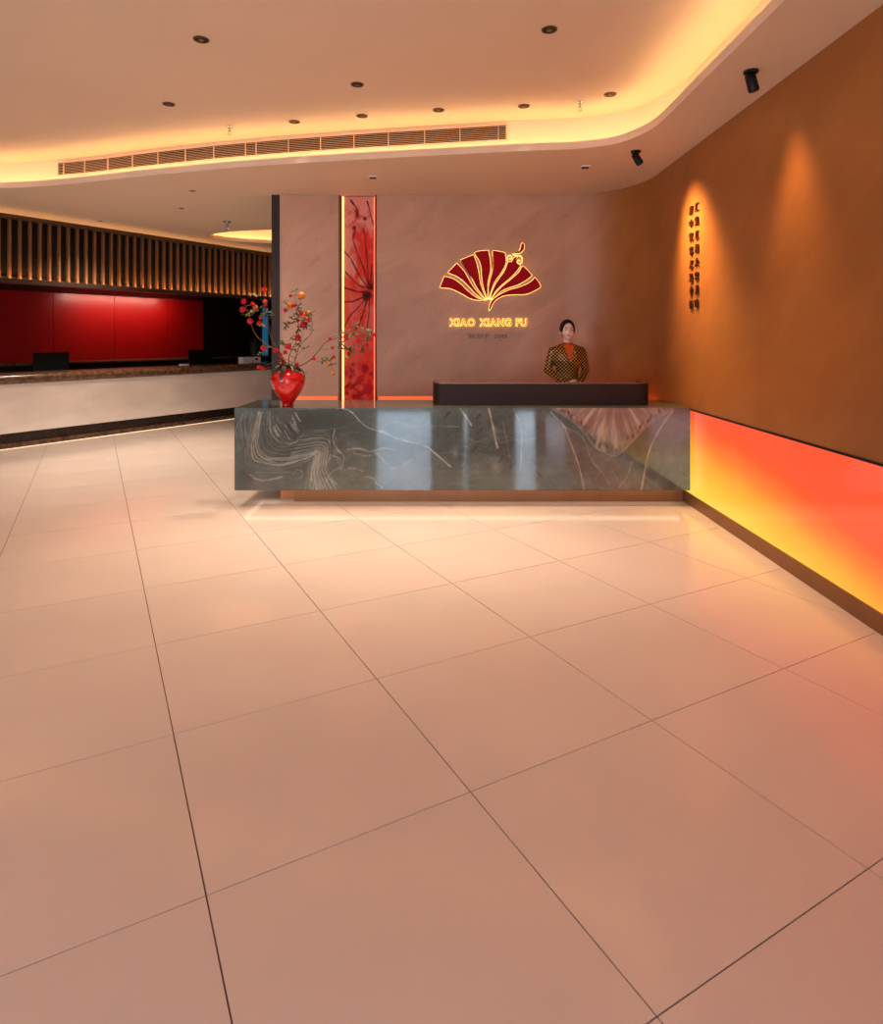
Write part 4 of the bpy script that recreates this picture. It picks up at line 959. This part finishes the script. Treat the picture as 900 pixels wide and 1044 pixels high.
# broad drooping leaves around the mouth
def strap(pts, wd, parent):
    ps = [Vector(p) for p in smooth_poly([tuple(p) for p in pts], 4)]; bm = BM(); rows = []
    for i, p in enumerate(ps):
        q = i/(len(ps)-1); t = (ps[min(i+1, len(ps)-1)]-ps[max(i-1, 0)]).normalized(); out = (p-Vector((VX, VY, p.z))); out = Vector((0, -1, 0)) if out.length < 1e-4 else out.normalized()
        sd = t.cross(out); sd = sd.normalized() if sd.length > 1e-4 else Vector((1, 0, 0)); ww = wd*math.sin(math.pi*min(1, 0.12+0.88*q))+0.001
        rows.append([bm.verts.new(p-sd*ww), bm.verts.new(p+out*0.004), bm.verts.new(p+sd*ww)])
    for r, q in zip(rows, rows[1:]):
        for k in (0, 1): bm.faces.new((r[k], r[k+1], q[k+1], q[k]))
    obj('leaf', bm, m_leafd, parent, smooth=True)
gl_ = empty('leaf_spray', MOUTH, 'dark green strap leaves drooping over the rim of the red vase', 'leaves')
def V3(a, r, z): return (VX+r*math.sin(a), VY-r*math.cos(a), VZ+z)
for a, wd, k in ((-0.15, 0.022, 0), (1.35, 0.016, 1), (-1.3, 0.026, 2), (-0.7, 0.016, 3), (0.55, 0.014, 3), (2.6, 0.02, 1), (-2.4, 0.02, 2)):
    pr = {0: [(0.02, 0.345), (0.06, 0.375), (0.105, 0.352), (0.138, 0.312), (0.152, 0.275), (0.160, 0.235)], 1: [(0.02, 0.345), (0.06, 0.37), (0.11, 0.35), (0.145, 0.318), (0.166, 0.275), (0.162, 0.225)],
          2: [(0.02, 0.345), (0.07, 0.385), (0.12, 0.362), (0.145, 0.318), (0.162, 0.28)], 3: [(0.02, 0.345), (0.06, 0.38), (0.11, 0.37), (0.15, 0.335), (0.168, 0.31)]}[k]
    strap([V3(a, r, z) for r, z in pr], wd, gl_)
bm_pts = [P(300, 376, VY), P(306, 377, VY-0.02), P(311, 379.5, VY-0.04), P(313, 381.5, VY-0.05)]; strap([MOUTH]+bm_pts, 0.008, gl_)

# ------------------------------------------------------------------ person behind the desk
PX, PY = (578.3-CX)/F*6.85, 6.85
def cap(bm, p0, r0, p1, r1, n=14):
    p0, p1 = Vector(p0), Vector(p1); d = (p1-p0); L_ = d.length; d.normalize(); pts, rad = [], []
    for a in np.linspace(-math.pi/2, 0, 5)[:-1]: pts.append(p0+d*(r0*math.sin(a))); rad.append(max(1e-4, r0*math.cos(a)))
    pts += [p0, p1]; rad += [r0, r1]
    for a in np.linspace(0, math.pi/2, 5)[1:]: pts.append(p1+d*(r1*math.sin(a))); rad.append(max(1e-4, r1*math.cos(a)))
    tube(bm, pts, rad, n)
def ell(bm, c, r, rot=None):
    t = bmesh.new(); bmesh.ops.create_icosphere(t, subdivisions=3, radius=1.0)
    for v in t.verts: v.co = Vector(c)+Vector((v.co.x*r[0], v.co.y*r[1], v.co.z*r[2]))
    me = bpy.data.meshes.new('t'); t.to_mesh(me); t.free(); bm.from_mesh(me); bpy.data.meshes.remove(me)
def loft(bm, rings, n=28):
    rs = []
    for (z, hx, hy, cy) in rings:
        rs.append([bm.verts.new((hx*math.copysign(abs(math.cos(a))**0.85, math.cos(a)), cy+hy*math.copysign(abs(math.sin(a))**0.9, math.sin(a)), z)) for a in (2*math.pi*k/n for k in range(n))])
    for r, q in zip(rs, rs[1:]):
        for k in range(n): bm.faces.new((r[k], r[(k+1) % n], q[(k+1) % n], q[k]))
    bm.faces.new(rs[0][::-1]); bm.faces.new(rs[-1])
def fuse(bm, voxel, it=4):
    """union of overlapping closed volumes into one continuous smooth skin"""
    bmesh.ops.recalc_face_normals(bm, faces=bm.faces)
    me = bpy.data.meshes.new('fuse'); bm.to_mesh(me); bm.free(); o = bpy.data.objects.new('fuse', me); COL.objects.link(o)
    r = o.modifiers.new('r', 'REMESH'); r.mode = 'VOXEL'; r.voxel_size = voxel
    s = o.modifiers.new('s', 'SMOOTH'); s.factor = 0.5; s.iterations = it
    dg = bpy.context.evaluated_depsgraph_get(); dg.update()
    out = bpy.data.meshes.new_from_object(o.evaluated_get(dg)); bpy.data.objects.remove(o); bpy.data.meshes.remove(me)
    out.polygons.foreach_set('use_smooth', [True]*len(out.polygons)); return out
def cut(me, keep):
    b = bmesh.new(); b.from_mesh(me); bmesh.ops.delete(b, geom=[f for f in b.faces if not keep(f.calc_center_median())], context='FACES'); b.to_mesh(me); b.free(); return me
m_skin = mat('skin', (248, 210, 190), 0.5, noise=(30, 0.03, (1, 1, 1)))
m_hair = mat('hair_black', (13, 9, 9), 0.5, spec=0.25, bump=(60, 0.3))
m_blouse = mat('blouse_orange', (226, 92, 20), 0.55)
m_trim = mat('collar_trim', (96, 34, 44), 0.5)
m_trs = mat('trousers', (30, 24, 24), 0.7); m_shoe = mat('shoe', (14, 12, 12), 0.3)
m_lip = mat('lips', (176, 78, 74), 0.4); m_brow = mat('brow', (52, 34, 28), 0.7); m_eyew = mat('eye_white', (235, 226, 220), 0.3); m_iris = mat('iris', (30, 18, 14), 0.2)
def brocade():
    m, nt, b = new_mat('jacket_brocade')
    tc = nt.nodes.new('ShaderNodeTexCoord'); mp = nt.nodes.new('ShaderNodeMapping'); mp.inputs['Rotation'].default_value = (0, math.radians(45), 0)
    mp.inputs['Scale'].default_value = (40, 0.0001, 40)
    vo = nt.nodes.new('ShaderNodeTexVoronoi'); vo.voronoi_dimensions = '3D'; vo.inputs['Scale'].default_value = 1.0; vo.inputs['Randomness'].default_value = 0.0
    rp = nt.nodes.new('ShaderNodeValToRGB'); e = rp.color_ramp.elements
    e[0].position = 0.20; e[0].color = (*lin((236, 176, 66)), 1); e[1].position = 0.33; e[1].color = (*lin((64, 38, 14)), 1)
    nt.links.new(tc.outputs['Object'], mp.inputs[0]); nt.links.new(mp.outputs[0], vo.inputs['Vector']); nt.links.new(vo.outputs['Distance'], rp.inputs[0]); nt.links.new(rp.outputs[0], b.inputs['Base Color'])
    b.inputs['Roughness'].default_value = 0.38; b.inputs['Metallic'].default_value = 0.25
    return m
m_jack = brocade()
sh = [(-1, Vector((-0.158, 0.01, 1.352)), Vector((-0.205, 0.03, 1.150)), Vector((-0.045, -0.205, 1.020))), (1, Vector((0.156, 0.01, 1.352)), Vector((0.200, 0.03, 1.150)), Vector((0.085, -0.205, 1.020)))]
bm = BM()
ell(bm, (0, 0.008, 1.588), (0.072, 0.088, 0.095)); ell(bm, (0, -0.022, 1.550), (0.060, 0.066, 0.072)); ell(bm, (0, -0.046, 1.498), (0.030, 0.032, 0.025))
ell(bm, (0.034, -0.062, 1.545), (0.022, 0.018, 0.022)); ell(bm, (-0.034, -0.062, 1.545), (0.022, 0.018, 0.022))
cap(bm, (0, -0.083, 1.580), 0.007, (0, -0.096, 1.552), 0.011, 10)
ell(bm, (0.030, -0.068, 1.597), (0.026, 0.012, 0.008)); ell(bm, (-0.030, -0.068, 1.597), (0.026, 0.012, 0.008))
for s in (-1, 1): ell(bm, (s*0.073, 0.008, 1.558), (0.009, 0.018, 0.028))
cap(bm, (0, 0.018, 1.38), 0.050, (0, 0.016, 1.50), 0.036)
loft(bm, [(0.84, 0.150, 0.095, 0.01), (0.95, 0.155, 0.10, 0.01), (1.10, 0.108, 0.085, 0.01), (1.25, 0.135, 0.09, 0.005), (1.34, 0.150, 0.085, 0.01), (1.385, 0.12, 0.06, 0.012), (1.41, 0.06, 0.05, 0.012)])
for s, a, b, c in sh:
    cap(bm, a, 0.042, b, 0.034); cap(bm, b, 0.034, c, 0.024)
    fw = Vector((-s*0.95, -0.25, -0.12)).normalized(); pc = c+fw*0.045+Vector((0, -0.006 if s > 0 else 0.010, -0.004 if s > 0 else 0.010))
    cap(bm, c, 0.023, pc, 0.026); ell(bm, pc, (0.034, 0.018, 0.030))
    for k, ln in enumerate((0.060, 0.070, 0.066, 0.052)):
        st0 = pc+fw*0.022+Vector((0, -0.004, 0.022-0.0155*k)); m1 = st0+fw*ln*0.5+Vector((0, -0.012, -0.006)); e1 = m1+fw*ln*0.35+Vector((0, 0.006, -0.014))
        cap(bm, st0, 0.0085, m1, 0.008, 8); cap(bm, m1, 0.008, e1, 0.007, 8)
    th0 = pc+Vector((0, -0.006, 0.022)); th1 = th0+fw*0.022+Vector((0, -0.014, 0.016)); th2 = th1+fw*0.026+Vector((0, -0.004, 0.002)); cap(bm, th0, 0.011, th1, 0.009, 8); cap(bm, th1, 0.009, th2, 0.0075, 8)
for s in (-1, 1):
    cap(bm, (s*0.085, 0.01, 0.86), 0.082, (s*0.085, 0.0, 0.47), 0.052); cap(bm, (s*0.085, 0.0, 0.47), 0.052, (s*0.085, 0.015, 0.09), 0.036); cap(bm, (s*0.085, 0.02, 0.05), 0.034, (s*0.088, -0.10, 0.035), 0.026)
me = fuse(bm, 0.0055, 3); me.name = 'person'; me.materials.clear(); me.materials.append(m_skin)
person = bpy.data.objects.new('person', me); COL.objects.link(person); person.location = (PX, PY, 0)
tag(person, 'person in a gold patterned brown jacket standing behind the desk', 'person')
def pchild(name, me, m_):
    me.materials.clear(); me.materials.append(m_); o = bpy.data.objects.new(name, me); COL.objects.link(o); o.parent = person; me.name = name; return o
# jacket
tor = [(0.86, 0.178, 0.128, 0.01), (0.95, 0.168, 0.122, 0.01), (1.04, 0.132, 0.106, 0.01), (1.11, 0.115, 0.100, 0.008), (1.18, 0.124, 0.106, 0.004), (1.26, 0.158, 0.118, 0.0), (1.33, 0.170, 0.110, 0.006), (1.378, 0.172, 0.086, 0.01), (1.400, 0.150, 0.074, 0.012), (1.420, 0.100, 0.064, 0.014), (1.437, 0.058, 0.056, 0.014)]
bm = BM(); loft(bm, tor)
for s, a, b, c in sh: cap(bm, a, 0.048, b, 0.043); cap(bm, b, 0.043, b+(c-b)*0.97, 0.034)
me = fuse(bm, 0.008, 3)
def keep(p):
    if p.y < 0.03 and p.z > 1.235 and abs(p.x-0.006) < (p.z-1.235)*0.30+0.002: return False
    if p.z > 1.398 and math.hypot(p.x, p.y-0.012) < 0.064: return False
    return True
cut(me, keep); jk = pchild('jacket', me, m_jack); md = jk.modifiers.new('thick', 'SOLIDIFY'); md.thickness = 0.004; md.offset = -1
# blouse with stand collar
bm = BM(); loft(bm, [(z, hx-0.012, hy-0.011, cy) for z, hx, hy, cy in tor[3:]]); me = fuse(bm, 0.007, 2); pchild('blouse', me, m_blouse)
bm = BM(); lathe(bm, [(0.064, 1.39), (0.058, 1.425), (0.052, 1.440), (0.050, 1.446), (0.047, 1.440), (0.050, 1.40)], (0, 0.014, 0), 28)
me = bpy.data.meshes.new('collar'); bm.to_mesh(me); bm.free(); me.polygons.foreach_set('use_smooth', [True]*len(me.polygons)); pchild('collar', me, m_blouse)
bm = BM(); ring = [(0.0535*math.cos(a), 0.014+0.0535*math.sin(a), 1.438-0.020*max(0, -math.sin(a))**3) for a in np.linspace(0, 2*math.pi, 32)]; tube(bm, ring, 0.006, 6, cap=False)
me = bpy.data.meshes.new('collar_trim'); bm.to_mesh(me); bm.free(); pchild('collar_trim', me, m_trim)
bm = BM(); ell(bm, (0.008, -0.118, 1.212), (0.009, 0.006, 0.009)); me = bpy.data.meshes.new('button'); bm.to_mesh(me); bm.free(); pchild('button', me, M['black'])
bm = BM(); box(bm, 0.042, 0.062, -0.116, -0.106, 1.340, 1.346); me = bpy.data.meshes.new('name_badge'); bm.to_mesh(me); bm.free(); pchild('name_badge', me, M['chrome'])
# trousers, shoes
bm = BM(); loft(bm, [(0.80, 0.165, 0.115, 0.01), (0.90, 0.165, 0.115, 0.01), (0.98, 0.145, 0.106, 0.01), (1.02, 0.130, 0.10, 0.01)])
for s in (-1, 1): cap(bm, (s*0.085, 0.01, 0.84), 0.092, (s*0.085, 0.0, 0.47), 0.066); cap(bm, (s*0.085, 0.0, 0.47), 0.066, (s*0.085, 0.012, 0.13), 0.056)
pchild('trousers', fuse(bm, 0.010, 2), m_trs)
for s in (-1, 1):
    bm = BM(); cap(bm, (s*0.085, 0.035, 0.042), 0.040, (s*0.09, -0.12, 0.032), 0.031); ell(bm, (s*0.09, -0.10, 0.03), (0.042, 0.07, 0.028)); pchild('shoe', cut(fuse(bm, 0.007, 2), lambda p: p.z > 0.003), m_shoe)
# hair: cap with parted hairline and a bun
bm = BM(); bmesh.ops.create_icosphere(bm, subdivisions=5, radius=1.0)
for v in bm.verts: v.co = Vector((v.co.x*0.0805, 0.012+v.co.y*0.0985, 1.592+v.co.z*0.1005))
me = bpy.data.meshes.new('hair'); bm.to_mesh(me); bm.free()
def khair(p):
    if p.z < 1.50: return False
    if p.y < -0.022:
        hl = 1.656-13.0*p.x*p.x-0.05*(abs(p.x)/0.068)**8
        if p.z < hl: return False
    if p.y < 0.0 and p.z < 1.545: return False
    return True
cut(me, khair); me.polygons.foreach_set('use_smooth', [True]*len(me.polygons)); o = pchild('hair', me, m_hair); md = o.modifiers.new('thick', 'SOLIDIFY'); md.thickness = 0.010; md.offset = -0.8
bm = BM(); ell(bm, (0, 0.118, 1.60), (0.046, 0.034, 0.044)); me = bpy.data.meshes.new('hair_bun'); bm.to_mesh(me); bm.free(); me.polygons.foreach_set('use_smooth', [True]*len(me.polygons)); pchild('hair_bun', me, m_hair)
for s in (-1, 1):
    bm = BM(); ell(bm, (s*0.030, -0.0715, 1.581), (0.0135, 0.007, 0.0055)); me = bpy.data.meshes.new('eye'); bm.to_mesh(me); bm.free(); ey = pchild('eye', me, m_eyew)
    bm = BM(); ell(bm, (s*0.030, -0.0768, 1.581), (0.0058, 0.003, 0.0054)); me = bpy.data.meshes.new('iris'); bm.to_mesh(me); bm.free(); me.materials.append(m_iris); o = bpy.data.objects.new('iris', me); COL.objects.link(o); o.parent = ey
    bm = BM(); tube(bm, [(s*0.013, -0.0825, 1.600), (s*0.030, -0.081, 1.604), (s*0.046, -0.072, 1.599)], [0.0028, 0.0034, 0.0018], 6); me = bpy.data.meshes.new('eyebrow'); bm.to_mesh(me); bm.free(); pchild('eyebrow', me, m_brow)
bm = BM(); tube(bm, [(-0.022, -0.0735, 1.5205), (-0.01, -0.0805, 1.5225), (0, -0.0815, 1.5205), (0.01, -0.0805, 1.5225), (0.022, -0.0735, 1.5205)], [0.002, 0.0052, 0.0056, 0.0052, 0.002], 8); me = bpy.data.meshes.new('lips'); bm.to_mesh(me); bm.free(); pchild('lips', me, m_lip)
print('TILES', ntile)
